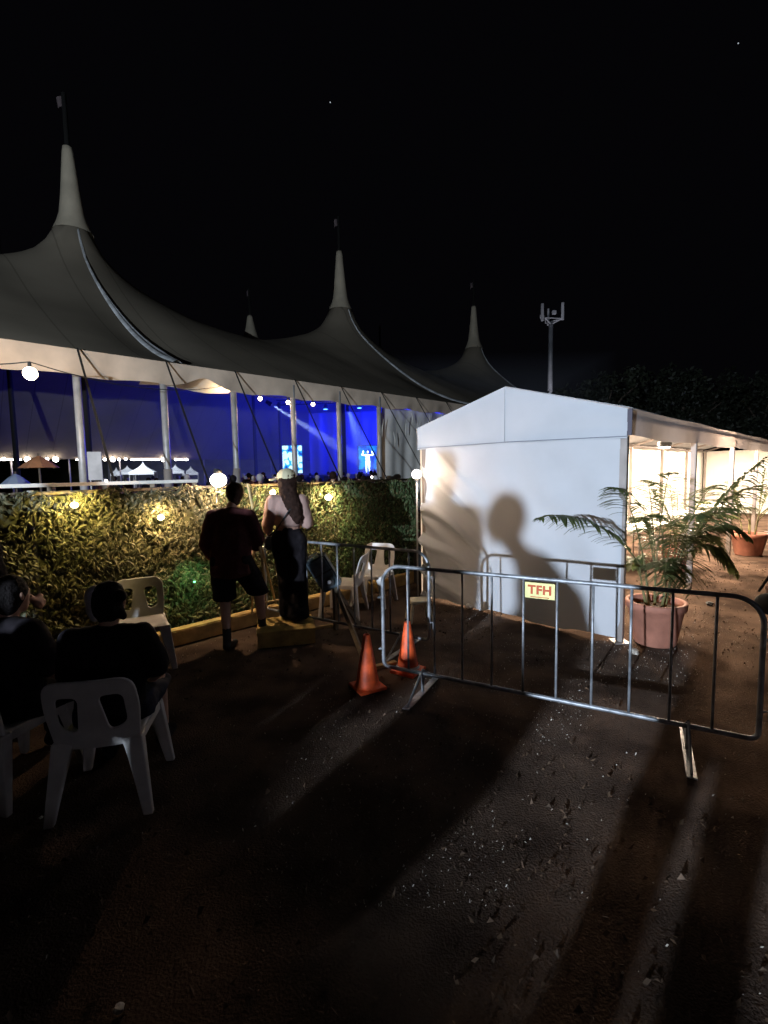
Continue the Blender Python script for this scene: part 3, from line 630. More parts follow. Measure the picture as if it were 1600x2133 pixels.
# ------------------------------------------------------------------ white marquee
MG = Vector((-R2, R2, 0)); MS = Vector((R2, R2, 0)); MR = Vector((2.47, 4.90, 0)); MW = 2.75; ML = 17.0
def MP(g, s, z=0.0): return MR + MG * g + MS * s + Vector((0, 0, z))
def build_marquee():
    t = thing('white_marquee', 'white frame marquee with a gable end wall and open lit side', 'marquee', MP(MW / 2, 0)); base = t.location.copy()
    EV, AP, VB = 2.43, 2.82, 2.15
    # gable wall: wrinkled, pulled at its left third
    def wr(g):
        return max(0.0, min(1.0, (g - MW * 0.60) / (MW * 0.38)))
    def wall(u, v):
        g = 0.02 + (MW - 0.06) * u; z = 2.22 * v + 0.03; w = wr(g); q = MW - g
        ph = z * 15.0 + q * 9.0 + 1.1 * math.sin(q * 5 + z * 2)
        d = 0.11 * w * max(0, math.sin(ph)) ** 2 * (1 - 0.6 * max(0, z - 1.5)) * (0.6 + 0.4 * math.sin(z * 2.3)) + 0.018 * w * math.sin(z * 17 + q * 14 + math.sin(z * 5)) * (1 if z < 1.75 else 0.3)
        d += 0.020 * math.sin(g * 5 + z * 1.3) * math.sin(z * 2) + 0.016 * math.sin(g * 2.1) + 0.010 * math.sin(g * 11 - z * 4 + 2 * math.sin(z * 2.2)) * math.sin(math.pi * min(1, z / 2.2))
        bot = 0.016 * math.sin(g * 6 + math.sin(g * 11)) * (1 - v) ** 6
        pull = 0.01 * math.sin(z * 3.5) * wr(g) ** 3
        return MP(g - pull, 0.0 - d, z + bot)
    MB().sheet(wall, 240, 220).build('gable_wall', M_pvc, t, True, base)
    for g, z, s in ((0.7, 0.0, 1), ): pass
    # gable panel (triangle plus eave strip), hanging a little proud of the wall
    def gab(u, v):
        g = MW * u; top = EV + (AP - EV) * (1 - abs(2 * u - 1)); bot = VB + 0.02 * math.sin(u * math.pi) - 0.02
        return MP(g * 1.012 - 0.016, -0.035 - 0.006 * math.sin(u * 9 + v * 4), bot + (top - bot) * v)
    MB().sheet(gab, 120, 40).build('gable_panel', M_pvc, t, True, base)
    MB().tube([MP(-0.02, -0.045, VB - 0.0), MP(MW / 2, -0.048, VB + 0.015), MP(MW + 0.02, -0.045, VB - 0.0)], 0.006, 5).build('hem', mat('hem_grey', (0.22, 0.23, 0.26), .6), t, False, base)
    MB().box(MP(MW / 2, -0.045, (AP + VB) / 2) , (0.008, 0.008, AP - VB - 0.05), Matrix.Rotation(math.radians(45), 3, 'Z')).build('seam', mat('seam_soft', (0.43, 0.44, 0.47), .6), t, False, base)
    # roof: two slopes, a little sag between frames
    def roof(side):
        def fn(u, v):
            g = MW / 2 + side * (MW / 2 + 0.03) * v; s = -0.04 + (ML + 0.04) * u
            sag = 0.035 * abs(math.sin(math.pi * s / 2.83)) * math.sin(math.pi * min(1, v)) + 0.012 * v * abs(math.sin(math.pi * s / 2.83))
            return MP(g, s, AP - (AP - EV) * v - sag + 0.004)
        return fn
    for sd in (-1, 1): MB().sheet(roof(sd), 120, 10).build('roof_sheet', M_pvc, t, True, base, mods=(('SOLIDIFY', dict(thickness=0.006)),))
    def sval(g0, sg):
        def fn(u, v):
            s = -0.03 + ML * u; sag = abs(math.sin(math.pi * s / 2.83))
            z = EV - 0.012 * sag - v * (EV - VB - 0.015 + 0.02 * sag); return MP(g0 + sg * 0.02 * v * math.sin(s * 4.0), s, z)
        return fn
    MB().sheet(sval(-0.03, -1), 160, 5).build('side_valance', mat('valance_vinyl', (0.6, 0.54, 0.53), 0.6, var=0.1, scale=2, bump=0.2, bscale=6, transl=0.13), t, True, base)
    MB().sheet(sval(MW + 0.03, 1), 60, 5).build('side_valance', MATS['valance_vinyl'], t, True, base)
    MB().sheet(lambda u, v: MP(MW, ML * u, 0.02 + 2.35 * v) + MG * 0.03 * math.sin(u * 90), 260, 3).build('back_side_wall', M_pvci, t, True, base)
    MB().sheet(lambda u, v: MP(MW * u, ML, 0.02 + 2.35 * v), 12, 3).build('far_wall', M_pvci, t, True, base)
    # frame
    for k in range(7):
        s = 2.83 * k + 0.03
        if s > ML: s = ML - 0.05
        for g in (0.03, MW - 0.06):
            MB().box(MP(g, s, EV / 2), (0.07, 0.07, EV - 0.02), Matrix.Rotation(math.radians(45), 3, 'Z'), ch=0.006).build('upright', M_alu, t, False, base)
            MB().tube([MP(g, s, EV - 0.06), MP(MW / 2, s, AP - 0.06)], 0.03, 8).build('rafter', M_alu, t, False, base)
            MB().box(MP(g, s, 0.005), (0.16, 0.16, 0.01)).build('foot_plate', M_alu, t, False, base)
    for g, z in ((0.03, EV - 0.08), (MW - 0.06, EV - 0.08), (MW / 2, AP - 0.10)): MB().tube([MP(g, 0.1, z), MP(g, ML - 0.1, z)], 0.028, 8).build('purlin', M_alu, t, False, base)
    # corner gap and lacing at the near right corner
    MB().box(MP(-0.035, -0.03, (EV + VB) / 2), (0.02, 0.045, EV - VB - 0.02), Matrix.Rotation(math.radians(45), 3, 'Z')).build('corner_lacing', mat('lacing', (0.09, 0.08, 0.10), .8), t, False, base)
    return t
marq = build_marquee()
# marquee tube lamps
for k in range(5):
    p = MP(MW / 2, 1.6 + k * 3.2, 2.58)
    t = thing('marquee_lamp', ['first', 'second', 'third', 'fourth', 'last'][k] + ' tube lamp counted from the gable end inside the white marquee', 'tube light', p, math.radians(45))
    MB().tube([(-0.6, 0, 0), (0.6, 0, 0)], 0.02, 8).build('tube', M_tube, t); MB().box((0, 0, 0.045), (1.25, 0.07, 0.04), ch=0.005).build('fitting', M_alu, t)
    l = lamp('AREA', (0, 0, -0.05), (170, 240, 380, 380, 380)[k], (1.0, 0.79, 0.58), t, 'light'); l.data.shape = 'RECTANGLE'; l.data.size = 1.2; l.data.size_y = 0.08
    l2 = lamp('POINT', (0, 0, -0.22), 60, (1.0, 0.78, 0.56), t, 'light', 0.12)

hp_ = MP(0.95, 4.9, 2.22); t = thing('halogen_lamp', 'brightest lamp in the marquee, clamped under the middle of its roof', 'floodlight', hp_)
MB().box((0, 0, 0.03), (.22, .12, .10), ch=.01).build('housing', M_sock, t); MB().box((0, 0, -0.03), (.18, .09, .012)).build('lens', M_tube, t); MB().tube([(0, 0, .06), (0, 0, .22)], .012, 6).build('clamp', M_alu, t)
lamp('POINT', (0, 0, -.12), 620, (1.0, 0.70, 0.48), t, 'light', .07)
def table(g, s, L, W_, H, label, rot=45):
    p = MP(g, s); t = thing('trestle_table', label, 'table', p, math.radians(rot), 'white tables inside the marquee')
    MB().box((0, 0, H - 0.02), (L, W_, 0.04), ch=0.008).build('tabletop', M_tablew, t)
    for x in (-L / 2 + 0.2, L / 2 - 0.2):
        for y in (-W_ / 2 + 0.08, W_ / 2 - 0.08): MB().tube([(x, y, 0), (x, y, H - 0.04)], 0.016, 8).build('leg', M_alu, t)
        MB().tube([(x, -W_ / 2 + 0.08, 0.2), (x, W_ / 2 - 0.08, 0.2)], 0.012, 6).build('brace', M_alu, t)
table(1.25, 1.45, 1.8, 0.70, 0.74, 'white trestle table just inside the marquee behind its right corner post')
table(1.3, 4.6, 1.8, 0.70, 0.74, 'white trestle table halfway along the marquee')
table(1.3, 7.6, 1.8, 0.70, 0.74, 'white trestle table deep inside the marquee')
table(1.3, 10.8, 1.8, 0.70, 0.74, 'farthest white trestle table inside the marquee')

# ------------------------------------------------------------------ plastic chair
def chair_back_mesh():
    cu = bpy.data.curves.new('c', 'CURVE'); cu.dimensions = '2D'; cu.fill_mode = 'BOTH'; cu.extrude = 0.006; cu.bevel_depth = 0.004; cu.bevel_resolution = 1
    def poly(pts, rad):
        out = []; n = len(pts)
        for i in range(n):
            p0, p, p1 = Vector(pts[i - 1]), Vector(pts[i]), Vector(pts[(i + 1) % n]); r = rad[i] if isinstance(rad, (list, tuple)) else rad
            a = p + (p0 - p).normalized() * r; b = p + (p1 - p).normalized() * r
            for s in range(7): u = s / 6; out.append(((1 - u) ** 2 * a + 2 * u * (1 - u) * p + u * u * b))
        sp = cu.splines.new('POLY'); sp.points.add(len(out) - 1); sp.use_cyclic_u = True
        for q, v in zip(sp.points, out): q.co = (v.x, v.y, 0, 1)
    poly([(-0.205, 0.395), (0.205, 0.395), (0.228, 0.62), (0.215, 0.80), (-0.215, 0.80), (-0.228, 0.62)], [0.02, 0.02, 0.05, 0.085, 0.085, 0.05])
    for s in (-1, 1):
        p = [(s * 0.042, 0.715), (s * 0.168, 0.715), (s * 0.172, 0.525), (s * 0.075, 0.485)]
        poly(p if s > 0 else p[::-1], 0.048)
    o = bpy.data.objects.new('c', cu); COL.objects.link(o); dg = bpy.context.evaluated_depsgraph_get(); me = bpy.data.meshes.new_from_object(o.evaluated_get(dg)); bpy.data.objects.remove(o)
    bm = bmesh.new(); bm.from_mesh(me)
    for k in range(-9, 10): bmesh.ops.bisect_plane(bm, geom=list(bm.verts) + list(bm.edges) + list(bm.faces), plane_co=(k * 0.024, 0, 0), plane_no=(1, 0, 0))
    for k in range(1, 9): bmesh.ops.bisect_plane(bm, geom=list(bm.verts) + list(bm.edges) + list(bm.faces), plane_co=(0, 0.4 + k * 0.045, 0), plane_no=(0, 1, 0))
    for v in bm.verts:
        x, z, d = v.co.x, v.co.y, v.co.z
        y = -0.20 - (z - 0.40) * 0.26 - 0.5 * (0.05 - x * x) * 1.2 + d
        v.co = Vector((x, y, z))
    bm.to_mesh(me); bm.free(); me.name = 'backrest'; me.materials.clear(); me.materials.append(M_plast); return me
def make_chair(label):
    t = thing('plastic_chair', label, 'chair', (0, 0, 0), 0, 'white plastic chairs')
    o = bpy.data.objects.new('backrest', chair_back_mesh()); COL.objects.link(o); o.parent = t
    def seat(u, v):
        x = (u - 0.5) * (0.42 + 0.03 * v); y = -0.23 + 0.44 * v; e = max(abs(2 * u - 1), abs(2 * v - 1))
        return (x * (1 - 0.05 * max(0, abs(2 * v - 1) - .8)), y, 0.435 - 0.018 * (1 - (2 * u - 1) ** 2) * (1 - (2 * v - 1) ** 2) + 0.010 * v - (0.020 if e > 0.96 else 0) - (0.015 * max(0, (v - .85) / .15)))
    MB().sheet(seat, 24, 24).build('seat', M_plast, t, True, mods=(('SOLIDIFY', dict(thickness=0.012)),))
    for sx in (-1, 1):
        for sy in (-1, 1):
            top = Vector((sx * 0.200, sy * 0.195 - 0.01, 0.43)); bot = Vector((sx * 0.245, sy * 0.25 - 0.015, 0.0)); m = MB(); n = 10; vs = []; fs = []
            for i in range(n + 1):
                u = i / n; c = top.lerp(bot, u); wx = 0.112 - 0.062 * u ** 0.7; wy = 0.060 - 0.022 * u
                ox = -sx * (wx / 2 - 0.025); 
                vs += [c + Vector((ox - wx / 2, -wy / 2, 0)), c + Vector((ox + wx / 2, -wy / 2, 0)), c + Vector((ox + wx / 2, wy / 2, 0)), c + Vector((ox - wx / 2, wy / 2, 0))]
            for i in range(n):
                for k in range(4): fs.append((i * 4 + k, i * 4 + (k + 1) % 4, i * 4 + 4 + (k + 1) % 4, i * 4 + 4 + k))
            fs += [(3, 2, 1, 0), (n * 4, n * 4 + 1, n * 4 + 2, n * 4 + 3)]
            m.add(vs, fs).build('leg', M_plast, t, False, mods=(('BEVEL', dict(width=0.008, segments=2)),))
    ap = MB()
    for sx in (-1, 1): ap.box((sx * 0.213, -0.01, 0.405), (0.012, 0.40, 0.045), ch=0.003)
    ap.box((0, 0.20, 0.405), (0.42, 0.012, 0.04), ch=0.003)
    ap.build('apron', M_plast, t)
    return t
def face_dir(dx, dy): return math.atan2(-dx, dy)      # rotation that turns local +Y to (dx, dy)
c1a, c1b = gp(152, 1716), gp(264, 1700)
mid = (c1a + c1b) / 2; dv = (c1b - c1a).normalized(); fwd = Vector((-dv.y, dv.x, 0)); cc = mid + fwd * 0.265
chair = make_chair('near white plastic chair seen from behind under the sitter with a hair bun')
chair.location = (cc.x, cc.y, 0); chair.rotation_euler.z = face_dir(fwd.x, fwd.y); CH1 = (Vector((cc.x, cc.y, 0)), fwd.copy())
ch2p = FP(4.70, -0.58); dup(chair, (ch2p.x, ch2p.y, 0), face_dir(0.50, -0.86), 'empty white plastic chair facing the camera by the fence, beside the orange-lit sleeper')
c3 = gp(-20, 1680); c3w = Vector((c3.x - 0.02, c3.y + 0.24, 0)); dup(chair, c3w, face_dir(0.25, 0.97), 'white plastic chair cut by the left edge, under the other seated person')
c4 = gp(775, 1262); dup(chair, (c4.x + 0.02, c4.y + 0.12, 0), face_dir(-0.35, -0.93), 'rightmost white plastic chair behind the barrier, with its back to the fence')
c5 = gp(712, 1290); dup(chair, (c5.x + 0.0, c5.y + 0.22, 0), face_dir(-0.97, 0.2), 'white plastic chair turned sideways behind the tilted blue case')

# ------------------------------------------------------------------ crowd barriers
def make_barrier(L, R, label, nbar, hooks=True, feet=(0.14, 0.86)):
    d = (R - L); ln = d.length; c = (L + R) / 2
    t = thing('crowd_barrier', label, 'barrier', (c.x, c.y, 0), math.atan2(d.y, d.x), 'galvanised crowd barriers')
    H, B, rr, h = 1.05, 0.17, 0.16, ln / 2
    pts = []
    def arc(cx, cz, a0, a1, r):
        for k in range(9): a = a0 + (a1 - a0) * k / 8; pts.append((cx + r * math.cos(a), 0, cz + r * math.sin(a)))
    arc(-h + rr, H - rr, math.pi, math.pi / 2, rr); arc(h - rr, H - rr, math.pi / 2, 0, rr); arc(h - 0.05, B + 0.05, 0, -math.pi / 2, 0.05); arc(-h + 0.05, B + 0.05, -math.pi / 2, -math.pi, 0.05)
    pts.append(pts[0]); MB().tube(pts, 0.0155, 12, caps=False).build('frame', M_galv, t, True)
    for k in range(1, nbar):
        x = -h + ln * k / nbar; MB().tube([(x, 0, B + 0.008), (x, 0, H - 0.008)], 0.0090, 8).build('bar', M_galv, t, True)
    for f in feet:
        x = -h + ln * f; m = MB().box((x, 0, 0.012), (0.055, 0.66, 0.008))
        m.tube([(x, 0, 0.012), (x, 0, B)], 0.014, 8); m.tube([(x, -0.30, 0.016), (x, 0, B + 0.03)], 0.009, 6); m.tube([(x, 0.30, 0.016), (x, 0, B + 0.03)], 0.009, 6)
        m.build('foot', M_galv, t)
    for z in (0.35, 0.80):
        MB().tube([(h + 0.012, 0, z), (h + 0.045, 0, z + 0.01), (h + 0.048, 0, z - 0.06)], 0.008, 6).build('hook', M_galv, t)
        MB().tube([(-h - 0.012, 0, z - 0.03), (-h - 0.035, 0.015, z - 0.03), (-h - 0.035, -0.015, z - 0.03), (-h - 0.012, 0, z - 0.03)], 0.008, 6).build('eye', M_galv, t)
    return t
BL = at(800, 1400, 4.02); BR = at(1579, 1552, 2.80); BL.z = BR.z = 0
bar1 = make_barrier(BL, BR, 'long galvanised crowd barrier in front, carrying the small cream sign', 11)
# sign
h = (BR - BL).length / 2; x0 = -h + 2 * h * (5 / 11) + 0.014; x1 = -h + 2 * h * (6 / 11) - 0.014
MB().box(((x0 + x1) / 2, -0.012, 0.965), (x1 - x0, 0.004, 0.115), ch=0.0015).build('sign', M_sign, bar1)
sg = [c for c in bar1.children if c.name.startswith('sign')][0]; sg['label'] = 'small cream plate with red letters'
tc = bpy.data.curves.new('lettering', 'FONT'); tc.body = 'TFH'; tc.size = 0.088; tc.align_x = 'CENTER'; tc.align_y = 'CENTER'; tc.extrude = 0.0012; tc.offset = 0.0035; tc.space_character = 1.08
to = bpy.data.objects.new('lettering', tc); COL.objects.link(to); dg = bpy.context.evaluated_depsgraph_get(); me = bpy.data.meshes.new_from_object(to.evaluated_get(dg)); bpy.data.objects.remove(to)
me.materials.clear(); me.materials.append(M_red); lo = bpy.data.objects.new('lettering', me); COL.objects.link(lo); lo.parent = sg; lo.location = ((x0 + x1) / 2, -0.0155, 0.968); lo.rotation_euler = (math.pi / 2, 0, 0)
lm = MB().box(((x0 + x1) / 2, -0.0148, 0.918), ((x1 - x0) * 0.62, 0.001, 0.006)).build('underline', M_red, sg)
B2R = at(893, 1165, 4.62); B2L = at(640, 1130, 5.45); B2R.z = B2L.z = 0; dd = (B2L - B2R).normalized(); B2L = B2R + dd * 2.25
bar2 = make_barrier(B2L, B2R, 'galvanised crowd barrier standing behind the orange cones, in front of the white chairs', 10)

# ------------------------------------------------------------------ cones
def make_cone(label):
    t = thing('traffic_cone', label, 'traffic cone', (0, 0, 0), 0, 'orange traffic cones')
    MB().lathe([(0.12, 0.022), (0.105, 0.035), (0.098, 0.05), (0.030, 0.455), (0.028, 0.465), (0.018, 0.465), (0.016, 0.44)], (0, 0, 0), 28).build('cone_body', M_orange, t, True)
    MB().box((0, 0, 0.013), (0.25, 0.25, 0.026), ch=0.006).build('base', M_orange, t)
    return t
p = gp(766, 1432); cone = make_cone('bright orange traffic cone nearest the camera, left of the long barrier'); cone.location = (p.x, p.y, 0); cone.rotation_euler.z = 0.5
p = gp(850, 1398); c2 = dup(cone, (p.x, p.y, 0), 1.0, 'orange traffic cone standing behind the bars at the left end of the long barrier')
MB().lathe([(0.1085, 0.045), (0.1035, 0.07)], (0, 0, 0), 28).build('reflective_band', M_white, c2, True)

# ------------------------------------------------------------------ tilted blue case on a timber stand, black bin, cream stool, scraps
p = gp(728, 1318); t = thing('work_light', 'blue-grey lamp case with a round lens, tilted on a timber stand beyond the cones', 'work light', (p.x, p.y, 0), 0.0)
hd = at(675, 1192, p.y + 0.10) - t.location; Rm = Matrix.Rotation(math.radians(28), 3, 'Y') @ Matrix.Rotation(math.radians(-18), 3, 'X')
Rm = Matrix.Rotation(math.radians(-152), 3, 'Y') @ Matrix.Rotation(math.radians(14), 3, 'X') if False else Matrix.Rotation(math.radians(-28), 3, 'Y') @ Matrix.Rotation(math.radians(12), 3, 'X')
bx = MB().box(hd, (0.24, 0.16, 0.42), Rm, ch=0.02).build('case', M_bluebox, t)
MB().box(hd + Rm @ Vector((0, -0.082, 0.02)), (0.235, 0.012, 0.02), Rm, ch=0.003).build('rib', M_sock, bx)
lc = hd + Rm @ Vector((0.015, -0.085, -0.10))
m = MB().tube([lc, lc + Rm @ Vector((0, -0.02, 0))], 0.055, 20); m.build('lens_ring', M_sock, bx); MB().sphere(lc + Rm @ Vector((0, -0.012, 0)), 0.026, 10).build('lens', M_whitec, bx, True)
MB().tube([hd + Rm @ Vector((-0.06, 0, 0.21)), hd + Rm @ Vector((-0.05, 0, 0.25)), hd + Rm @ Vector((0.05, 0, 0.25)), hd + Rm @ Vector((0.06, 0, 0.21))], 0.008, 6).build('handle', M_sock, bx)
b0 = hd + Rm @ Vector((0.02, 0.02, -0.2))
for q in ((760, 1378), (700, 1312), (752, 1310)):
    g = gp(*q) - t.location; dl = g - b0; m = MB().tube([b0, g], [0.026, 0.03], 4).build('leg', M_woodd, t)
b = FP(0.22, -0.55); t = thing('speaker_box', 'black loudspeaker box standing where the fence meets the marquee', 'loudspeaker', (b.x - 0.05, b.y - 0.05, 0), math.radians(20))
MB().box((0, 0, 0.30), (0.44, 0.40, 0.60), ch=0.015).build('cabinet', M_black, t); MB().box((0, -0.203, 0.30), (0.38, 0.006, 0.52)).build('grille', mat('grille_black', (0.03, 0.03, 0.03), 0.5, bump=0.6, bscale=300), t)
for x in (-0.224, 0.224): MB().tube([(x, -0.06, 0.42), (x * 1.05, 0, 0.42), (x, 0.06, 0.42)], 0.008, 6).build('handle', M_sock, t)
p = gp(873, 1292); t = thing('plastic_stool', 'small cream plastic stool behind the barrier end near the marquee corner', 'stool', (p.x, p.y, 0), 0.2)
def stf(u, v): 
    x = (u - .5) * 0.26; y = (v - .5) * 0.24; e = max(abs(2 * u - 1), abs(2 * v - 1)); return (x, y, 0.27 - 0.03 * max(0, (e - 0.85) / 0.15) ** 2)
MB().sheet(stf, 16, 16).build('seat', mat('stool_cream', (0.62, 0.55, 0.40), 0.5, var=0.1), t, True, mods=(('SOLIDIFY', dict(thickness=0.02)),))
for sx in (-1, 1):
    for sy in (-1, 1): MB().tube([(sx * 0.10, sy * 0.09, 0.25), (sx * 0.135, sy * 0.12, 0.0)], [0.022, 0.016], 8).build('leg', MATS['stool_cream'], t)
def scrap(px, py, r, label, seed, m=M_whitec, nm='crumpled_wrapper', cat='litter'):
    p = gp(px, py); rr = np.random.RandomState(seed); bm = bmesh.new(); bmesh.ops.create_icosphere(bm, subdivisions=2, radius=r)
    for v in bm.verts: v.co *= 0.65 + 0.6 * rr.uniform(); v.co.z = v.co.z * 0.6
    zmin = min(v.co.z for v in bm.verts); me = bpy.data.meshes.new(nm)
    for v in bm.verts: v.co.z -= zmin
    bm.to_mesh(me); bm.free(); me.materials.append(m); o = bpy.data.objects.new(nm, me); COL.objects.link(o); o.location = (p.x, p.y, 0.0); tag(o, label, cat)
scrap(978, 1268, 0.055, 'crumpled white wrapper at the foot of the marquee wall, the larger one', 1)
scrap(1003, 1272, 0.035, 'small crumpled white scrap right beside the larger wrapper at the marquee wall', 2)
scrap(1038, 1272, 0.028, 'tiny white scrap under the marquee wall hem', 3)
scrap(1478, 1262, 0.045, 'dark clod lying on the lit dirt beyond the barrier', 4, M_sock, 'dirt_clod', 'clod')
scrap(1320, 1362, 0.05, 'pale chip of rubble beside the big flowerpot', 5, M_chip, 'rubble_piece', 'rubble')
for k, (px, py) in enumerate(((86, 1705), (98, 1378), (248, 2108))):
    scrap(px, py, 0.010 if k < 2 else 0.018, ['tiny bright scrap on the dark ground left of the near chair legs', 'tiny bright scrap between the two seated people', 'pale scrap on the dark ground at the bottom of the photo'][k], 9 + k)
# loose boards on the ground by the step
p = gp(668, 1310); o = MB().box((0, 0, 0.02), (0.42, 0.05, 0.03), ch=0.004).build('loose_batten', M_wood); o.location = (p.x, p.y, 0); o.rotation_euler.z = 0.45; tag(o, 'short loose batten on the dirt right of the yellow step', 'batten')
p = gp(805, 1392); o = MB().box((0, 0, 0.02), (0.26, 0.06, 0.03), ch=0.004).build('loose_batten', M_wood); o.location = (p.x - 0.02, p.y + 0.03, 0); o.rotation_euler.z = 0.5; tag(o, 'loose batten on the dirt between the two orange cones', 'batten')

# ------------------------------------------------------------------ palms in terracotta pots
def frond(base, tip, rise, nl=26, ll=0.26, roll=0.0, seed=0, spread=1.0):
    """arching rachis from base to tip with drooping leaflets; returns (leaflet MB, rachis MB)"""
    r = random.Random(seed); base = Vector(base); tip = Vector(tip); ctrl = base.lerp(tip, 0.5) + Vector((0, 0, rise)); n = 22
    P_ = [(base * (1 - u) ** 2 + ctrl * 2 * u * (1 - u) + tip * u * u) for u in [i / n for i in range(n + 1)]]
    ra = MB().tube(P_, [0.009 * (1 - i / n * 0.8) for i in range(n + 1)], 6); lf = MB()
    for k in range(nl):
        u = 0.22 + 0.78 * k / (nl - 1); i = min(n - 1, int(u * n)); p = P_[i].lerp(P_[i + 1], u * n - i); d = (P_[i + 1] - P_[i]).normalized()
        sd = d.cross(Vector((0, 0, 1))).normalized(); l = ll * math.sin(math.pi * (0.12 + 0.80 * (k / (nl - 1)) ** 0.8)) * r.uniform(0.85, 1.1)
        for s in (-1, 1):
            if r.random() < 0.06: continue
            dirn = (d * r.uniform(0.45, 0.75) + sd * s * spread + Vector((0, 0, r.uniform(-0.35, 0.1)))).normalized(); w = 0.018 * r.uniform(0.8, 1.2)
            pts = []; q = p.copy(); dd = dirn.copy()
            for j in range(5): pts.append(q.copy()); q += dd * l / 4; dd = (dd + Vector((0, 0, -0.20 - 0.1 * r.random()))).normalized()
            vs = []; fs = []; wv = dirn.cross(Vector((0, 0, 1)) + sd * 0.3 * s).normalized()
            for j, a in enumerate(pts): ww = w * (0.5, 1.0, 0.85, 0.5, 0.05)[j]; vs += [a - wv * ww, a + Vector((0, 0, -0.003)), a + wv * ww]
            for j in range(4): fs += [(j * 3, j * 3 + 1, j * 3 + 4, j * 3 + 3), (j * 3 + 1, j * 3 + 2, j * 3 + 5, j * 3 + 4)]
            lf.add(vs, fs)
    return lf, ra
def pot(t, R, H):
    MB().lathe([(0.001, 0.0), (R * 0.66, 0.0), (R * 0.70, 0.015), (R * 0.92, H * 0.82), (R * 1.0, H * 0.84), (R * 1.02, H * 0.97), (R * 1.0, H), (R * 0.90, H), (R * 0.87, H * 0.97), (R * 0.84, H * 0.80)], (0, 0, 0), 40).build('pot', M_terra, t, True)
    MB().lathe([(0.001, H * 0.84), (R * 0.45, H * 0.845), (R * 0.855, H * 0.82)], (0, 0, 0), 32).build('soil', M_soil, t, True)
def palm(loc, R, H, label, fr, stems=4, seed=1, ll=0.26):
    t = thing('potted_palm', label, 'potted palm', loc, 0, 'palms in terracotta pots'); pot(t, R, H); r = random.Random(seed); bs = []
    for k in range(stems):
        a = k * 2 * math.pi / stems + r.uniform(-.4, .4); q = Vector((math.cos(a) * R * 0.3, math.sin(a) * R * 0.3, H * 0.83)); e = q + Vector((math.cos(a) * 0.05, math.sin(a) * 0.05, r.uniform(0.22, 0.42)))
        MB().tube([q, q.lerp(e, .5), e], [0.016, 0.014, 0.010], 8).build('stem', M_stem, t, True); bs.append(e)
    for k, (tip, rise) in enumerate(fr):
        tip = Vector(tip); b = min(bs, key=lambda e: ((e - tip).xy.length + r.random() * 0.1)); lf, ra = frond(b, tip, rise, seed=seed * 50 + k, ll=ll, nl=int(20 + 10 * (tip - b).length))
        f = lf.build('frond', M_palm, t); ra.build('rachis', M_stem, f, True)
    return t
pc = gp(1375, 1345); pc = Vector((pc.x, pc.y + 0.10, 0))
def rel(px, py, Y): return at(px, py, Y) - pc
palm(pc, 0.285, 0.45, 'large palm in a terracotta pot right beside the marquee corner', [
    (rel(1122, 1078, 4.25), 0.42), (rel(1276, 1015, 4.70), 0.45), (rel(1596, 952, 4.6), 0.28), (rel(1590, 1010, 5.2), 0.45), (rel(1500, 1010, 5.5), 0.5), (rel(1400, 985, 5.3), 0.6), (rel(1345, 1000, 5.6), 0.5),
    (rel(1535, 1195, 4.5), 0.62), (rel(1440, 1235, 4.2), 0.60), (rel(1385, 1240, 4.0), 0.55), (rel(1490, 1130, 4.9), 0.45), (rel(1330, 1080, 5.2), 0.35), (rel(1315, 1180, 5.1), 0.35), (rel(1560, 1120, 4.6), 0.6), (rel(1465, 1075, 4.3), 0.5), (rel(1405, 1150, 4.0), 0.6), (rel(1530, 1060, 4.9), .45), (rel(1365, 1075, 4.5), .45), (rel(1415, 1215, 4.6), .5)], 5, 3, 0.31)
p2 = gp(1578, 1160); palm((p2.x, p2.y + 0.25, 0), 0.33, 0.45, 'smaller terracotta potted palm farther back at the right edge', [((0.5, 0, 1.45), .2), ((-0.35, 0.1, 1.6), .2), ((0.1, -0.2, 1.75), .2), ((-0.7, -0.2, 1.15), .35), ((0.75, -0.3, 1.1), .3), ((-.15, .5, 1.5), .2), ((0.2, -0.7, 1.0), .35), ((-0.5, -0.6, 1.0), .3)], 5, 8, 0.22)
pq = MP(0.55, 4.4); palm((pq.x, pq.y, 0), 0.28, 0.42, 'potted palm inside the marquee opening, seen through the large palm', [((0.5, 0, 1.2), .3), ((-0.45, 0.1, 1.45), .3), ((0.0, -0.5, 1.25), .35), ((-0.7, -0.3, 1.0), .35), ((0.8, -0.3, 0.95), .3), ((.1, .5, 1.5), .3), ((-.1, -.1, 1.6), .1), ((-0.4, -0.6, .8), .35)], 5, 17, 0.24)

# ------------------------------------------------------------------ people
def hull(a, ra, b, rb, sa=(1, 1, 1), sb=(1, 1, 1)):
    bm = bmesh.new(); a = Vector(a); b = Vector(b)
    for c, r, s in ((a, ra, sa), (b, rb, sb)):
        for i in range(1, 8):
            th = math.pi * i / 8
            for k in range(12): ph = 2 * math.pi * k / 12; bm.verts.new(c + Vector((r * s[0] * math.sin(th) * math.cos(ph), r * s[1] * math.sin(th) * math.sin(ph), r * s[2] * math.cos(th))))
        bm.verts.new(c + Vector((0, 0, r * s[2]))); bm.verts.new(c - Vector((0, 0, r * s[2])))
    res = bmesh.ops.convex_hull(bm, input=list(bm.verts)); 
    kill = [g for g in res['geom_interior'] if isinstance(g, bmesh.types.BMVert)] ; bmesh.ops.delete(bm, geom=kill, context='VERTS')
    bm.verts.index_update(); out = ([v.co.copy() for v in bm.verts], [[v.index for v in f.verts] for f in bm.faces]); bm.free(); return out
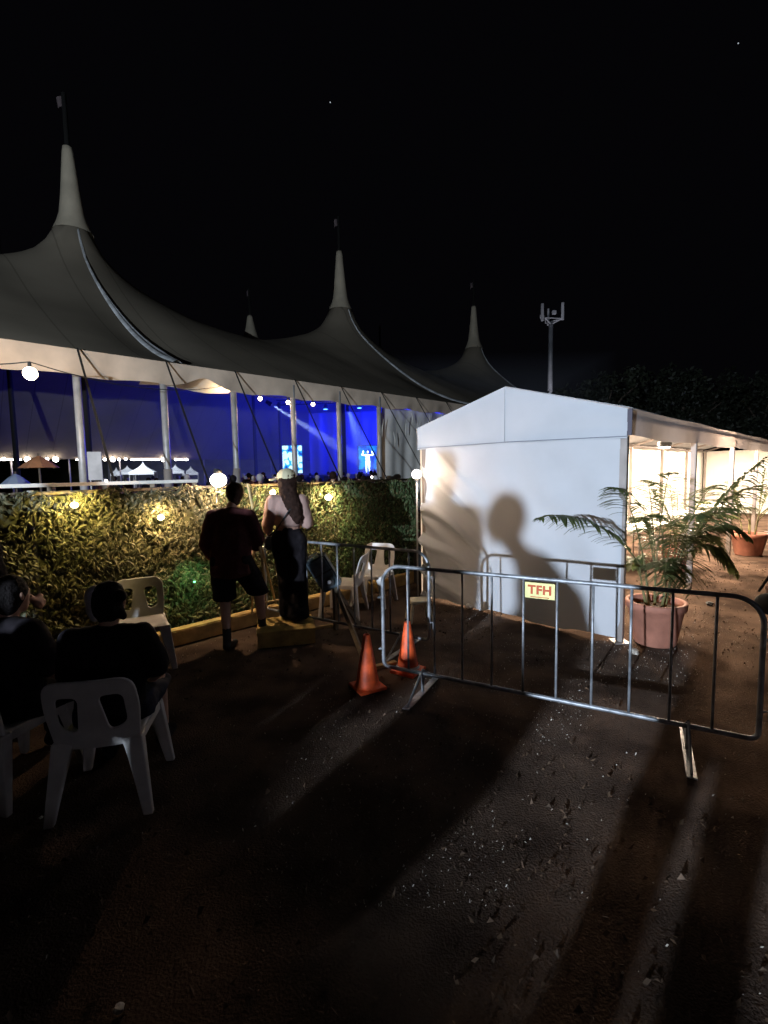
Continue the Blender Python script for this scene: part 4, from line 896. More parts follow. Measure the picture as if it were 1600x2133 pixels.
def blob(name, parts, m, parent, vox=0.012, sm=3, disp=0.0, dsc=0.1):
    mb = MB()
    for p in parts: mb.add(*hull(*p))
    o = mb.build(name, m, parent, True)
    md = o.modifiers.new('r', 'REMESH'); md.mode = 'VOXEL'; md.voxel_size = vox; md.use_smooth_shade = True
    ms = o.modifiers.new('s', 'SMOOTH'); ms.factor = 0.5; ms.iterations = sm
    if disp:
        tx = bpy.data.textures.new('folds', 'CLOUDS'); tx.noise_scale = dsc; tx.noise_depth = 3; dm = o.modifiers.new('d', 'DISPLACE'); dm.texture = tx; dm.strength = disp; dm.mid_level = 0.5
    apply_mods(o); o.data.name = name; return o
DEF = dict(pel=(0, 0, .95), che=(0, .0, 1.25), nek=(0, -.01, 1.47), hed=(0, .02, 1.63), sL=(-.185, 0, 1.42), eL=(-.235, -.03, 1.13), wL=(-.24, .05, .88), sR=(.185, 0, 1.42), eR=(.235, -.03, 1.13), wR=(.24, .05, .88),
           hL=(-.095, 0, .92), kL=(-.11, .02, .50), aL=(-.115, -.03, .085), hR=(.095, 0, .92), kR=(.11, .02, .50), aR=(.115, -.03, .085), tL=None, tR=None)
def V(x): return Vector(x)
def joints(scale=1.0, **kw):
    J = dict(DEF); J.update(kw); J = {k: (V(v) * scale if v is not None else None) for k, v in J.items()}
    for s in 'LR':
        if J['t' + s] is None: J['t' + s] = J['a' + s] + Vector(((-.02 if s == 'L' else .02), .15, -.055)) * scale
    return J
def head_parts(J, yaw=0.0, pitch=0.0):
    h = J['hed']; R_ = Matrix.Rotation(yaw, 3, 'Z') @ Matrix.Rotation(pitch, 3, 'X'); q = lambda x, y, z: h + R_ @ Vector((x, y, z))
    return [(q(0, -.015, .03), .088, q(0, .01, .0), .083, (0.88, 1.08, 1.0), (0.86, 1.0, 1.0)), (q(0, .01, 0), .078, q(0, .045, -.075), .038, (0.9, 1, 1), (1, 1, .9)),
            (q(0, .085, .0), .010, q(0, .112, -.022), .013), (q(-.078, -.005, .0), .012, q(-.088, -.015, .022), .014, (.5, 1, 1.3), (.5, 1, 1.3)), (q(.078, -.005, .0), .012, q(.088, -.015, .022), .014, (.5, 1, 1.3), (.5, 1, 1.3)),
            (q(-.03, .078, .025), .014, q(.03, .078, .025), .014), (q(-.018, .086, -.055), .008, q(.018, .086, -.055), .008)], q
def hand_parts(w, e, s, curl=0.5):
    d = (w - e).normalized(); sx = -1 if s == 'L' else 1; inw = Vector((-sx, 0, 0)); inw = (inw - d * inw.dot(d)).normalized(); sp = d.cross(inw).normalized()
    if sp.y < 0: sp = -sp
    pc_ = w + d * .045; out = [(w, .024, w + d * .075, .022, (1, 1, 1), (1, 1, 1)), (w + d * .03 + sp * .018, .017, w + d * .078 + sp * .028, .014), (w + d * .03 - sp * .018, .016, w + d * .074 - sp * .028, .013)]
    for k, (o_, l) in enumerate(((.030, .070), (.010, .078), (-.011, .072), (-.030, .058))):
        a = w + d * .08 + sp * o_; b = a + (d + inw * curl * .5).normalized() * l * .5; c = b + (d * (1 - curl) + inw * curl * 1.4).normalized() * l * .5; out += [(a, .0095, b, .0088), (b, .0088, c, .0075)]
    a = w + d * .025 + sp * .026; b = a + (d * .6 + sp * .9).normalized() * .035; c = b + (d + inw * .4).normalized() * .03; out += [(a, .012, b, .0105), (b, .0105, c, .009)]
    return out
def body_parts(J, k=1.0, hands=True, curl=.5, yaw=0, pitch=0, W_=1.0):
    P_ = []; a = P_.append
    a((J['pel'], .135 * k, J['che'], .125 * k, (1.1 * W_, .82, .9), (1.15 * W_, .85, 1))); sh = (J['sL'] + J['sR']) / 2
    a((J['che'], .125 * k, sh + Vector((0, 0, -.06)), .115 * k, (1.15 * W_, .85, 1), (1.25 * W_, .75, .8))); [a((J['s' + s_], .050 * k, sh.lerp(J['nek'], .5), .050 * k)) for s_ in 'LR']; a((sh, .065 * k, J['nek'], .056 * k)); a((J['nek'], .054 * k, J['hed'] + Vector((0, -.02, -.06)), .052 * k))
    hp, q = head_parts(J, yaw, pitch); P_ += hp
    for s in 'LR':
        a((J['s' + s], .056 * k, J['e' + s], .040 * k)); a((J['e' + s], .040 * k, J['w' + s], .026 * k))
        if hands: P_ += hand_parts(J['w' + s], J['e' + s], s, curl)
        a((J['h' + s], .095 * k, J['k' + s], .058 * k)); a((J['k' + s], .058 * k, J['k' + s].lerp(J['a' + s], .35) + Vector((0, -.012, 0)), .054 * k)); a((J['k' + s].lerp(J['a' + s], .35) + Vector((0, -.012, 0)), .054 * k, J['a' + s], .036 * k)); a((J['a' + s] + Vector((0, -.02, -.02)), .036 * k, J['t' + s], .030 * k, (1, 1, 1), (1.2, 1, .8)))
    return P_, q
def shirt_parts(J, k=1.0, inf=.018, sleeve=.6, hem=-.06, W_=1.0):
    P_ = []; a = P_.append; sh = (J['sL'] + J['sR']) / 2; bot = J['pel'] + (J['pel'] - J['che']).normalized() * (-hem)
    a((bot, .14 * k + inf, J['che'], .13 * k + inf, (1.12 * W_, .88, .35), (1.18 * W_, .9, 1))); a((J['che'], .13 * k + inf, sh + Vector((0, 0, -.06)), .118 * k + inf, (1.18 * W_, .88, 1), (1.28 * W_, .8, .8))); [a((J['s' + s_], .052 * k + inf, sh.lerp(J['nek'], .45), .052 * k + inf * .8)) for s_ in 'LR']; a((sh, .068 * k + inf, sh.lerp(J['nek'], .5), .058 * k + inf * .6))
    for s in 'LR':
        e = J['e' + s]
        if sleeve <= 1: a((J['s' + s], .060 * k + inf, J['s' + s].lerp(e, sleeve), .050 * k + inf * 1.3))
        else: a((J['s' + s], .060 * k + inf, e, .044 * k + inf)); a((e, .044 * k + inf, e.lerp(J['w' + s], sleeve - 1), .034 * k + inf))
    return P_
def leg_cloth(J, k=1.0, inf=.018, ln=.75, flare=1.0):
    P_ = []; a = P_.append; a((J['pel'] + Vector((0, 0, .03)), .135 * k + inf, J['pel'] + Vector((0, 0, -.05)), .14 * k + inf, (1.1, .85, .6), (1.1, .9, .8)))
    for s in 'LR':
        h, kk, an = J['h' + s], J['k' + s], J['a' + s]
        if ln <= 1.1: a((h, .10 * k + inf, h.lerp(kk, ln), (.068 * k + inf) * flare, (1, 1, 1), (1, 1, .3)))
        else: a((h, .10 * k + inf, kk, .064 * k + inf)); a((kk, .064 * k + inf, kk.lerp(an, ln - 1), (.044 * k + inf) * flare, (1, 1, 1), (1, 1, .4)))
    return P_
def shoe_parts(J, k=1.0, boot=0.0):
    P_ = []
    for s in 'LR':
        an, to_ = J['a' + s], J['t' + s]; z0 = 0; P_.append((an + Vector((0, -.035, -.035)), .046 * k, to_, .040 * k, (1, 1, .95), (1.15, 1, .75))); P_.append((an + Vector((0, -.02, -.02)), .046 * k, an + (J['k' + s] - an).normalized() * (.04 + boot), .047 * k))
    return P_
def person(label, loc, rz, J, shirt, pants, shoe=M_darkc, skin=M_skin, hair='short', hairm=M_hairk, k=1.0, sleeve=.6, leg=2.0, yaw=0, pitch=0, vox=.010, hem=-.06, flare=1.0, W_=1.0, inf=.018, boot=0.0, hands=True, curl=.5, group=None, disp=0.024):
    t = thing('person', label, 'person', loc, rz, group); bp, q = body_parts(J, k, hands, curl, yaw, pitch, W_)
    blob('body', bp, skin, t, vox, 2); blob('shirt', shirt_parts(J, k, inf, sleeve, hem, W_), shirt, t, vox * 1.2, 3, disp)
    blob('trousers' if leg > 1.3 else 'shorts', leg_cloth(J, k, inf, leg, flare), pants, t, vox * 1.2, 3, disp); blob('shoes', shoe_parts(J, k, boot), shoe, t, vox * 1.1, 2)
    if hair:
        hp = [(q(0, -.022, .042), .098, q(0, -.035, .01), .094, (.92, 1.05, 1.0), (.93, .95, 1.0)), (q(0, -.04, -.01), .085, q(0, -.04, -.045), .07, (.95, .8, 1), (.9, .7, 1))]
        if hair == 'bun': hp += [(q(.07, -.075, .06), .034, q(.105, -.085, .065), .036), (q(.06, -.03, -.03), .03, q(.075, -.02, -.07), .022)]
        if hair == 'long':
            H_ = J['hed']; o3 = lambda x, y, z: H_ + Vector((x, y, z))
            hp += [(o3(0, -.03, -.01), .10, o3(.02, -.055, -.14), .095, (1.0, .9, 1), (1.05, .7, 1)), (o3(.02, -.055, -.14), .095, o3(.065, -.115, -.27), .09, (1.05, .7, 1), (1, .5, 1)), (o3(.065, -.115, -.27), .09, o3(.10, -.125, -.40), .055, (1, .5, 1), (1, .5, 1)), (o3(.10, -.125, -.40), .055, o3(.11, -.12, -.45), .03, (1, .5, 1), (1, .5, 1))]
        if False: hp += [(q(0, -.05, -.02), .085, q(.03, -.075, -.16), .085, (1, .7, 1), (1, .55, 1)), (q(.03, -.075, -.16), .085, q(.075, -.10, -.30), .065, (1, .55, 1), (1, .5, 1)), (q(.075, -.10, -.30), .065, q(.085, -.10, -.40), .03, (1, .5, 1), (1, .5, 1))]
        blob('hair', hp, hairm, t, vox * .9, 2, .022 if hair == 'long' else .012, .035)
    return t, q
# 1 person in maroon top and dark shorts, mid stride, seen from behind
gm = gp(487, 1352)
J1 = joints(1.0, pel=(0, .0, .97), che=(-.01, .07, 1.25), nek=(-.01, .10, 1.47), hed=(0.03, .14, 1.62), sL=(-.175, .06, 1.385), sR=(.175, .06, 1.385), eL=(-.25, .0, 1.12), wL=(-.21, .16, .93), eR=(.27, .08, 1.15), wR=(.20, .27, 1.02),
            hL=(-.095, .0, .93), kL=(-.09, .03, .50), aL=(-.06, -.06, .085), hR=(.095, 0, .93), kR=(.25, .14, .53), aR=(.26, .20, .11), tL=(-.03, .08, .035), tR=(.42, .24, .045))
P1, q1 = person('person in a dark maroon top and black shorts walking away past the bright lamp', (gm.x + 0.00, gm.y + 0.05, 0), math.radians(4), J1, M_maroon, M_darkc, shoe=M_black, skin=M_skin, hair='short', hairm=M_hairb, sleeve=1.75, leg=.92, flare=1.25, W_=1.12, inf=.032, boot=.16, yaw=.3, hem=-.16)
# 2 capped person seen from behind
gw = gp(608, 1292, 0.17)
J2 = joints(0.965, pel=(0, 0, .98), che=(0, .01, 1.24), sL=(-.165, 0, 1.40), sR=(.165, 0, 1.40), eL=(-.235, -.03, 1.14), wL=(-.235, .10, .96), eR=(.225, .0, 1.14), wR=(.14, .20, 1.10), hL=(-.09, 0, .94), hR=(.09, 0, .94), kL=(-.06, .03, .52), aL=(-.01, .0, .08), kR=(.10, .02, .50), aR=(.09, -.10, .08))
P2, q2 = person('person in a khaki cap, pinkish top and wide black trousers standing on the step', (gw.x - 0.02, gw.y + 0.08, 0.17), math.radians(8), J2, M_blouse, M_darkc, shoe=M_black, skin=M_skin2, hair='long', hairm=M_hairb, sleeve=1.35, leg=2.05, flare=1.9, hem=.16, yaw=math.radians(62), W_=.92, inf=.022)
blob('high_waist', [(J2['pel'] + Vector((0, 0, .0)), .138, J2['pel'] + Vector((0, 0, .15)), .12, (1.06, .84, .8), (.98, .84, .6))], M_darkc, P2, .012, 2)
cp = P2; cb = [(q2(0, -.01, .055), .108, q2(0, .02, .060), .100, (.95, 1.02, .92), (.95, 1.0, .88))]
cap = blob('cap', cb, M_cap, P2, .009, 2)
cap.parent = P2
cm = MB(); n = 14
def brim(u, v):
    a = (u - .5) * 2.0; r = .095 + .105 * v * math.cos(a * .75); return tuple(q2(math.sin(a) * r * .88, .015 + math.cos(a) * r, .045 - .012 * v - .018 * abs(a) * v))
cm.sheet(brim, 14, 5).build('brim', M_cap, cap, True, mods=(('SOLIDIFY', dict(thickness=0.004)),))
# small bag on its strap at the hip of the capped person (held by the person: top-level)
bgl = Vector((gw.x - 0.25, gw.y + 0.02, 0)); t = thing('handbag', 'small black handbag with metal fittings at the hip of the capped person', 'handbag', (gw.x - 0.24, gw.y + 0.05, 0.82 + .17))
MB().box((0, 0, 0.07), (.085, .17, .15), Matrix.Rotation(.2, 3, 'Z'), ch=.02).build('pouch', M_black, t); 
for z in (.055, .085): MB().sphere((-.035, -.09, z - .05), .009, 8).build('stud', M_steel, t)
MB().tube([(0, -.05, .14), (0.0, 0, .21), (0, .05, .14)], .006, 6).build('grip', M_steel, t)
sh = J2['sR']; loc2 = Vector(P2.location)
rz2 = Matrix.Rotation(math.radians(8), 3, 'Z')
stp = [rz2 @ (J2['sR'] + Vector((-.05, .05, .06))), rz2 @ (J2['sR'] + Vector((-.06, -.10, .0))), rz2 @ (J2['che'] + Vector((.0, -.155, .03))), rz2 @ (J2['che'] + Vector((-.13, -.11, -.16))), Vector((t.location.x, t.location.y, t.location.z + .14)) - loc2]
MB().tube([p_ + loc2 - t.location for p_ in stp], .008, 6).build('shoulder_strap', M_black, t)

# 3 and 4 seated people
JS = dict(pel=(0, -.02, .52), che=(0, -.04, .80), nek=(0, -.02, 1.03), hed=(0.02, .02, 1.19), sL=(-.19, -.03, .98), sR=(.19, -.03, .98), eL=(-.25, .06, .72), wL=(-.17, .27, .62), eR=(.27, .04, .72), wR=(.19, .24, .60), hL=(-.10, .0, .50), hR=(.10, .0, .50), kL=(-.15, .44, .50), kR=(.17, .43, .50), aL=(-.15, .38, .085), aR=(.18, .48, .085))
JS3 = joints(.93, **JS)
rz1 = face_dir(CH1[1].x, CH1[1].y)
P3, q3 = person('seated person in a black T-shirt with a hair bun, seen from behind', (CH1[0].x, CH1[0].y + 0.02, 0.0), rz1 + 0.05, JS3, M_darkc, M_navy, hair='bun', hairm=M_hairk, sleeve=.8, leg=1.0, W_=1.04, inf=.024, k=1.0, yaw=-.25)
blob('head_scarf', [(q3(-.075, -.03, .05), .066, q3(-.085, -.01, -.02), .058, (.8, 1.1, 1), (.8, 1, 1)), (q3(-.085, -.02, -.02), .05, q3(-.08, -.03, -.07), .03)], M_grey, P3, .009, 2)
P4, q4 = person('seated person in dark clothes cut off by the left edge of the photo', (c3w.x, c3w.y + 0.03, 0.0), face_dir(0.25, 0.97), joints(.95, **JS), M_darkc, M_darkc, hair='short', hairm=M_hairk, sleeve=.75, leg=1.9, W_=1.15, inf=.03, k=1.05, skin=M_skin2)
# 5 standing at the left edge
J5 = joints(1.0, eR=(.24, .02, 1.14), wR=(.22, .24, .98), eL=(-.24, .02, 1.14), wL=(-.16, .22, 1.0))
P5, q5 = person('standing person in black at the left edge, forearm catching the light', (-2.82, 3.22, 0), face_dir(.35, .93), J5, M_darkc, M_darkc, skin=M_skin2, hair='short', hairm=M_hairk, sleeve=1.5, leg=1.9, W_=1.1, inf=.02)
# 6 at the right edge, only a dark bag and a hand reach the photo
J6 = joints(1.0, eL=(-.25, .05, 1.14), wL=(-.24, .20, .93))
P6, q6 = person('person in dark clothes just outside the right edge, one hand near the barrier end', (3.22, 3.42, 0), math.radians(25), J6, M_navy, M_maroon, hair='short', hairm=M_hairb, sleeve=1.2, leg=1.95)
t = thing('shoulder_bag', 'black shoulder bag cut off by the right edge of the photo', 'bag', (2.80, 3.42, 0.72), .4)
MB().sphere((0, 0, .11), .085, 14, (.75, 1.2, .95)).build('pouch', M_black, t, True); MB().tube([(0, -.10, .18), (.10, -.04, .36), (.22, .02, .50), (.20, .08, .36), (.04, .10, .18)], .010, 6).build('strap', M_black, t)

# people behind the camera in front of the floodlight: their shadows fall on the marquee wall
FL_ = Vector((-6.9, -7.3, 2.6))
flt = thing('site_floodlight', 'floodlight on a stand behind the photographer, casting the shadows on the marquee wall', 'floodlight', (FL_.x, FL_.y, 0), 0)
MB().box((0, 0, 2.6), (.34, .10, .26), Matrix.Rotation(math.radians(-32), 3, 'Z'), ch=.01).build('lamp_head', M_sock, flt)
for a in (0.4, 2.5, 4.6): MB().tube([(0, 0, 1.0), (math.cos(a) * .5, math.sin(a) * .5, 0)], .016, 8).build('tripod_leg', M_pole, flt)
MB().tube([(0, 0, .9), (0, 0, 2.48)], .018, 8).build('post', M_pole, flt)
l = lamp('SPOT', Vector((0.06, 0.10, 2.6)), 13500, (0.71, 0.84, 1.0), flt, 'flood', 0.055, spot_size=math.radians(110), spot_blend=0.35); aim(l, (0.42, 0.9, 0.06))
ws = MB().sheet(lambda u, v: FL_ + Vector((math.sin(math.radians(-25 + 110 * u)) * 2, math.cos(math.radians(-25 + 110 * u)) * 2, -2.6 + (2.192 + .036 * max(0, min(1, (.527 - u) * 60)) + .08 * max(0, min(1, (u - .409) * 60, (.476 - u) * 60)))  * v)), 200, 2).build('windbreak', M_backing, None, False, None, (('SOLIDIFY', dict(thickness=.02)),)); tag(ws, 'low curved windbreak in front of the floodlight behind the photographer', 'windbreak')  # added panel, height shaped to keep the flood off the near ground
def between(px, py, f, z_h=None):
    w = onplane(px, py, 0)  # placeholder replaced below
    return w
def on_gable(px, py):      # point of the gable wall seen at that pixel
    d = ray(px, py); nrm = MS; t_ = ((MR - Vector((0, 0, CAM_H))).dot(nrm)) / d.dot(nrm); return Vector((0, 0, CAM_H)) + d * t_
def shadow_person(px, py, f, label, J, rz, **kw):
    w = on_gable(px, py); q = FL_ + (w - FL_) * f; hz = J['hed'].z; sc = 1.0; print('deck', q.z - hz)
    return person(label, (q.x, q.y, DECK), rz, joints((q.z - DECK) / hz, **kw.pop('jk')), M_navy, M_darkc, **kw), sc
DECK = 0.42
_a = math.radians(32); _c = FL_ + Vector((math.sin(_a), math.cos(_a), 0)) * 6.7
dk = MB().box((0, 0, DECK / 2), (10.5, 4.4, DECK), ch=.01).build('viewing_deck', M_woodd); dk.location = (_c.x, _c.y, 0); dk.rotation_euler.z = -_a; tag(dk, 'low timber viewing deck behind the photographer, outside the photo', 'deck')  # added platform, lifts the shadow casters into the flood's path
dirx = (on_gable(1000, 1050) - FL_).normalized(); side = face_dir(-dirx.y, dirx.x)
jA = dict(eL=(-.24, .04, 1.16), wL=(-.16, .20, 1.02), eR=(.24, .02, 1.16), wR=(.14, .20, 1.02), nek=(0, .08, 1.41), hed=(0, .17, 1.56), che=(0, -.08, 1.18), pel=(0, -.14, .93), sL=(-.17, .0, 1.33), sR=(.17, .0, 1.33))
(r_, sc_) = shadow_person(1122, 1086, .39, 'person in a cap behind the camera whose stooping shadow falls mid-wall on the marquee', joints(1.0, **jA), side, jk=jA, hair='short', vox=.016, W_=1.15, inf=.035)
PA, qA = r_
ca = MB()
def brimA(u, v):
    a = (u - .5) * 2.0; r = .095 + .08 * v * math.cos(a * .75); return tuple(qA(math.sin(a) * r * .88, .015 + math.cos(a) * r, .045))
ca.sheet(brimA, 10, 4).build('cap_brim', M_navy, PA, False, mods=(('SOLIDIFY', dict(thickness=0.006)),))
shadow_person(926, 985, .44, 'tall person behind the camera whose shadow falls on the left of the marquee wall', joints(1.0), face_dir(dirx.x, dirx.y), jk=dict(eL=(-.19, .0, 1.13), wL=(-.18, .06, .88), eR=(.19, .0, 1.13), wR=(.18, .06, .88), sL=(-.155, 0, 1.40), sR=(.155, 0, 1.40)), hair='short', vox=.016, W_=.9)

# ------------------------------------------------------------------ crowd under the tent, performer
def simple_person(label, group, shirt, hairm, vox=.03):
    J = joints(1.0); t = thing('person', label, 'person', (0, 0, 0), 0, group); bp, q = body_parts(J, 1.05, False); blob('body', bp, M_skin2, t, vox * .8, 2)
    blob('clothes', shirt_parts(J, 1, .03, .7) + leg_cloth(J, 1, .03, 1.9), shirt, t, vox, 2); blob('hair', [(q(0, -.022, .042), .10, q(0, -.035, .01), .096)], hairm, t, vox * .6, 1); return t
CG = 'crowd under the big tent'; CLB = 'one of the crowd standing under the tent, only a head showing over the fence'
protos = [simple_person(CLB, CG, M_darkc, M_hairk), simple_person(CLB, CG, M_navy, M_hairb), simple_person(CLB, CG, M_maroon, M_grey)]
cr = random.Random(5); spots = []
for k in range(64):
    for _ in range(30):
        Y = cr.uniform(13.5, 33); px = cr.uniform(470, 800) if k < 48 else cr.uniform(-20, 470); p = at(px, 990, Y); q = Vector((p.x, Y, 0))
        if (q.y - q.x) < 22.5 and (q.y - q.x) > 18.5: continue
        if q.y > 33.5: continue
        if all((q - s).length > .55 for s in spots): spots.append(q); break
for k, q in enumerate(spots):
    o = protos[k % 3]; rz = cr.uniform(-.6, .3); sc = cr.uniform(.95, 1.07)
    if k < 3: o.location = q; o.rotation_euler.z = rz; o.scale = (sc,) * 3
    else: dup(o, q, rz, scale=sc)
pf = at(767, 960, 37.6)
Jp = joints(1.0, eL=(-.42, .05, 1.45), wL=(-.30, .1, 1.72), eR=(.42, .05, 1.45), wR=(.32, .1, 1.75))
PP, _ = person('performer in white on the stage with raised arms, lit cyan', (pf.x, 37.0, 1.6), math.pi, Jp, M_whitec, M_whitec, hair='short', hairm=M_whitec, sleeve=1.9, leg=1.9, vox=.02, hands=False)
sl = thing('follow_spot', 'bright follow spot on the stage truss lighting the performer', 'spotlight', (pf.x - 1.2, 33.5, 6.2)); MB().tube([(0, -.2, .1), (0, .2, -.1)], [.10, .15], 12).build('housing', M_stage, sl)
l = lamp('SPOT', (0, .22, -.12), 10000, (0.55, 0.9, 1.0), sl, 'key', .1, spot_size=math.radians(26), spot_blend=.6); aim(l, (1.2, 3.3, -3.6))
for k, (px, py) in enumerate(((738, 975), (745, 972))): pass

# ------------------------------------------------------------------ things just behind the fence
def rail():
    a = onplane(-30, 1012, 9.0); b = onplane(410, 1003, 9.0); t = thing('timber_rail', 'long pale timber handrail running just behind the left part of the fence', 'railing', (a.x, a.y, 0)); z = (a.z + b.z) / 2
    L_ = Vector((b.x - a.x, b.y - a.y, 0)); MB().box(L_ / 2 + Vector((0, 0, z)), (L_.length, .09, .04), Matrix.Rotation(math.radians(45), 3, 'Z'), ch=.005).build('top_rail', M_tablew, t)
    for k in range(5): q = L_ * (k / 4.0 * .98 + .01); MB().box(q + Vector((0, 0, (z - .02) / 2)), (.06, .06, z - .02)).build('post', M_woodd, t)
rail()
p = at(198, 970, 9.6); t = thing('poster_board', 'tall grey poster board standing behind the fence between the first two tent poles', 'poster board', (p.x, 9.6, 0), .1)
zt = at(198, 941, 9.6).z; zb = at(198, 1000, 9.6).z; MB().box((0, 0, (zt + zb) / 2), (.27, .02, zt - zb), ch=.004).build('board', M_paper, t); 
for x in (-.11, .11): MB().tube([(x, .022, 0), (x, .022, zt)], .012, 6).build('post', M_pole, t)
def umbrella(px, py, Y, w, label, m):
    p = at(px, py, Y); t = thing('market_umbrella', label, 'umbrella', (p.x, Y, 0)); z = p.z
    MB().lathe([(w, z - .35), (w * .5, z - .12), (.03, z + .02)], (0, 0, 0), 8).build('canopy', m, t); MB().tube([(0, 0, 0), (0, 0, z + .1)], .03, 8).build('pole', M_woodd, t)
    for k in range(4): a = k * 1.57; MB().tube([(math.cos(a) * .9 * w, math.sin(a) * .9 * w, z - .36), (0, 0, z - .3)], .012, 5).build('rib', M_woodd, t)
umbrella(80, 951, 15.0, .55, 'orange-brown umbrella far behind the fence at the left', M_orangec)
umbrella(32, 988, 17.0, .45, 'small pale blue umbrella behind the fence at the far left', mat('umbrella_blue', (.35, .42, .55), .8))
def sidelight(px, py, Y, label, r=.05, m=None, power=0):
    p = at(px, py, Y); t = thing('small_lamp', label, 'lamp', p); MB().sphere((0, 0, 0), r, 10).build('globe', m or M_bulbw, t); MB().tube([(0, 0, -r), (0, 0, -p.z)], .015, 6).build('post', M_sock, t)
    if power: lamp('POINT', (0, -.2, .1), power, (1, .85, .7), t, 'light', .1)
sidelight(221, 1002, 10.5, 'tiny white lamp on a post just right of the poster board', .03)
sidelight(775, 994, 15.0, 'tiny white lamp over the fence under the lit performer', .035)
sidelight(546, 992, 16, 'small cream lamp among the crowd left of the capped person', .05, mat('cream_glow', (1, .9, .7), .5, emit=(1, .78, .6), estr=.9))
# warm lamp inside the near edge so crowd and lining read warm
# ------------------------------------------------------------------ phone tower
p = at(1146, 820, 62.0)
t = thing('antenna_tower', 'tall pale mobile antenna mast rising behind the white marquee', 'antenna mast', (p.x, 62, 0)); zt = at(1146, 672, 62).z; z0 = at(1146, 640, 62).z
MB().tube([(0, 0, 0), (0, 0, zt)], [.42, .26], 14).build('mast', mat('tower_pale', (.62, .62, .66), .6, var=.15, scale=1.0), t, True)
fr = MB()
for k in range(3):
    a = math.radians(100 + 120 * k); fr.tube([(0, 0, zt - .2), (math.cos(a) * 1.35, math.sin(a) * 1.35, zt + .35)], .08, 6)
    a2 = math.radians(220 + 120 * k); fr.tube([(math.cos(a) * 1.35, math.sin(a) * 1.35, zt + .35), (math.cos(a2) * 1.35, math.sin(a2) * 1.35, zt + .35)], .06, 6)
fr.build('head_frame', MATS['tower_pale'], t)
for a in (85, 205, 325): a = math.radians(a); MB().box((math.cos(a) * 1.42, math.sin(a) * 1.42, zt + 1.1), (.32, .22, 2.1), Matrix.Rotation(a, 3, 'Z'), ch=.03).build('antenna_panel', MATS['tower_pale'], t)
for a in (150, 270): a = math.radians(a); MB().box((math.cos(a) * 1.1, math.sin(a) * 1.1, zt + .9), (.5, .3, .5), ch=.06).build('radio_unit', MATS['tower_pale'], t)
tl = thing('mast_uplight', 'small ground floodlight hidden behind the marquee lighting the antenna mast', 'floodlight', (p.x - 3.5, 52, 0)); MB().box((0, 0, .3), (.4, .2, .3), ch=.02).build('lamp_head', M_sock, tl); MB().box((0, 0, .07), (.3, .3, .14), ch=.01).build('base', M_sock, tl)  # added lamp, only there to make the antenna mast brighter
l = lamp('SPOT', (0, .15, .5), 5200, (.9, .9, 1), tl, 'flood', .1, spot_size=math.radians(34), spot_blend=.5); aim(l, (3.5, 10, 18))

# ------------------------------------------------------------------ trees at the right, stars
def make_tree(label, h):
    t = thing('tree', label, 'tree', (0, 0, 0), 0, 'dark trees behind the marquee'); r = np.random.RandomState(3)
    tk = MB().tube([(0, 0, 0), (.1, 0, h * .3), (0, .1, h * .55), (.2, 0, h * .8)], [.28, .22, .15, .05], 8)
    for k in range(7): a = k * .9; tk.tube([(0, 0, h * (.32 + .05 * k)), (math.cos(a) * h * .16, math.sin(a) * h * .16, h * (.5 + .05 * k)), (math.cos(a) * h * .27, math.sin(a) * h * .27, h * (.58 + .05 * k))], [.10, .06, .02], 6)
    tk.build('trunk', M_bark, t); mb = MB()
    cl = [(r.normal(0, h * .16), r.normal(0, h * .16), h * r.uniform(.42, .95), h * r.uniform(.07, .14)) for _ in range(34)]
    for cx, cy, cz, cr_ in cl:
        for _ in range(150):
            d = r.normal(0, 1, 3); d /= np.linalg.norm(d); c = np.array([cx, cy, cz]) + d * cr_ * r.uniform(.5, 1.1); a = r.normal(0, 1, 3); a /= np.linalg.norm(a); b = np.cross(a, r.normal(0, 1, 3)); b /= np.linalg.norm(b); s = h * .018 * r.uniform(.6, 1.4)
            mb.add([c - a * s, c + b * s * .5, c + a * s, c - b * s * .5], [(0, 1, 2, 3)])
    mb.build('crown', M_leaf_dark, t); return t
tspots = [(1258, 815, 30, 7.6), (1345, 800, 36, 9), (1430, 800, 33, 8), (1510, 830, 38, 9), (1590, 845, 34, 7.5)]
tlab = ['dark tree directly right of the antenna mast above the marquee roof', 'dim tree second from the antenna mast', 'dim tree in the middle of the row above the marquee roof', 'dim tree second from the right edge, above the marquee roof', 'dim tree cut by the right edge above the marquee roof']
tree = make_tree(tlab[0], 7.5)
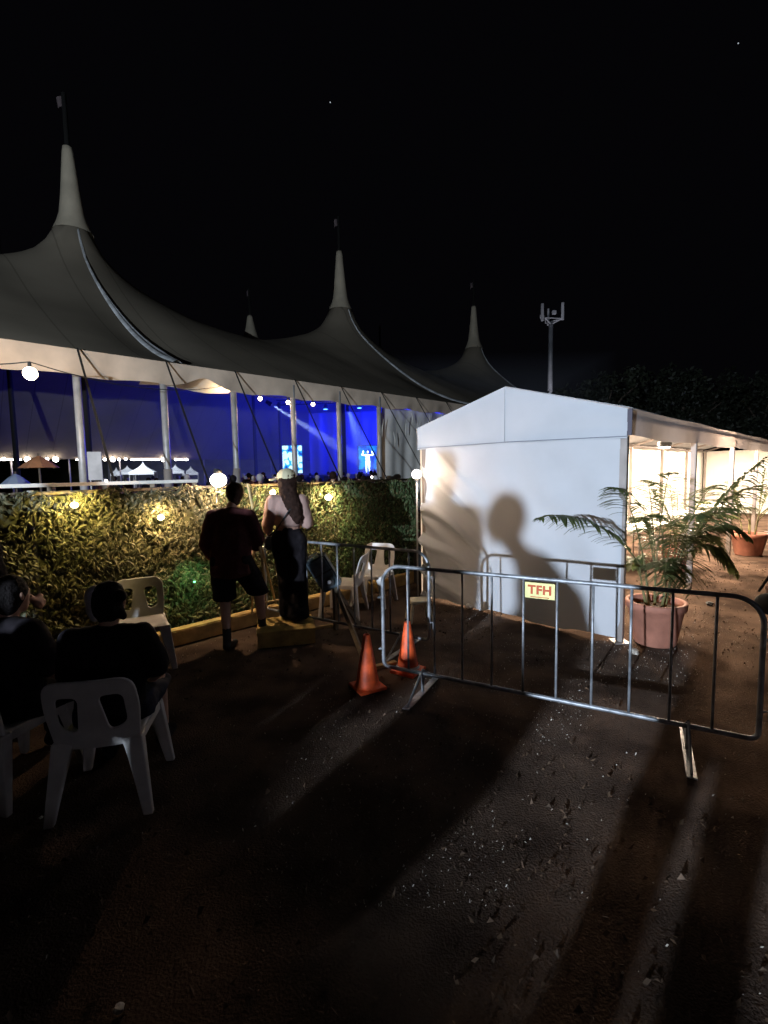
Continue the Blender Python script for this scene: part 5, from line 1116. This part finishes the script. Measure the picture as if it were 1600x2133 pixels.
for k, (px, py, Y, h) in enumerate(tspots):
    p = at(px, py, Y)
    if k == 0: tree.location = (p.x, Y, 0); tree.scale = (1.0,) * 3
    else: dup(tree, (p.x, Y, 0), k * 1.3, tlab[k], scale=h / 7.5)
for px, py, lb in ((1538, 90, 'bright star high in the top right of the sky'), (688, 213, 'faint star above the middle tent mast')):
    o = MB().sphere((0, 0, 0), .75, 8).build('star', M_star); o.location = at(px, py, 700); tag(o, lb, 'star')

for k, az in enumerate((15.0, 18.7, 23.1, 29.1, 41.3, 45.5, 50.5)):  # unseen onlookers placed to block the flood and darken the foreground
    a = math.radians(az); q = FL_ + Vector((math.sin(a), math.cos(a), 0)) * 8.0
    person(['onlooker behind the camera, outside the photo, leftmost of the left four', 'onlooker behind the camera, outside the photo, second of the left four', 'onlooker behind the camera, outside the photo, third of the left four', 'onlooker behind the camera, outside the photo, nearest the photographer', 'onlooker behind the camera to the right, first of three', 'onlooker behind the camera to the right, second of three', 'onlooker behind the camera to the right, last of three'][k],
           (q.x, q.y, DECK), -a + .2 * (-1) ** k, joints(1.0), M_navy, M_darkc, hair='short', vox=.02, W_=1.25, hands=False)

a = math.radians(25.9); q = FL_ + Vector((math.sin(a), math.cos(a), 0)) * 8.0  # seated onlooker and chair added to keep the flood off the left sitter
c6 = dup(chair, (q.x, q.y, DECK), -a, 'white plastic chair behind the camera, outside the photo, under a seated onlooker')
person('seated onlooker behind the camera, outside the photo, on a white plastic chair', (q.x, q.y, DECK), -a, joints(.95, **JS), M_navy, M_darkc, hair='short', vox=.02, hands=False, W_=1.15)
st = thing('site_lamp', 'distant soft site lamp on a short post behind the photographer', 'lamp post', (4.0, -13.0, 0))  # added fill, faintly brightens chair backs and figures
MB().tube([(0, 0, 0), (0, 0, 1.75)], .05, 10).build('post', M_pole, st, True); MB().box((0, .1, 1.83), (.5, .25, .18), ch=.02).build('lamp_head', M_sock, st)
l = lamp('SPOT', (0, .3, 1.8), 170, (.85, .85, 1.0), st, 'glow', .3, spot_size=math.radians(120), spot_blend=.6); aim(l, (-.35, 1, .05))
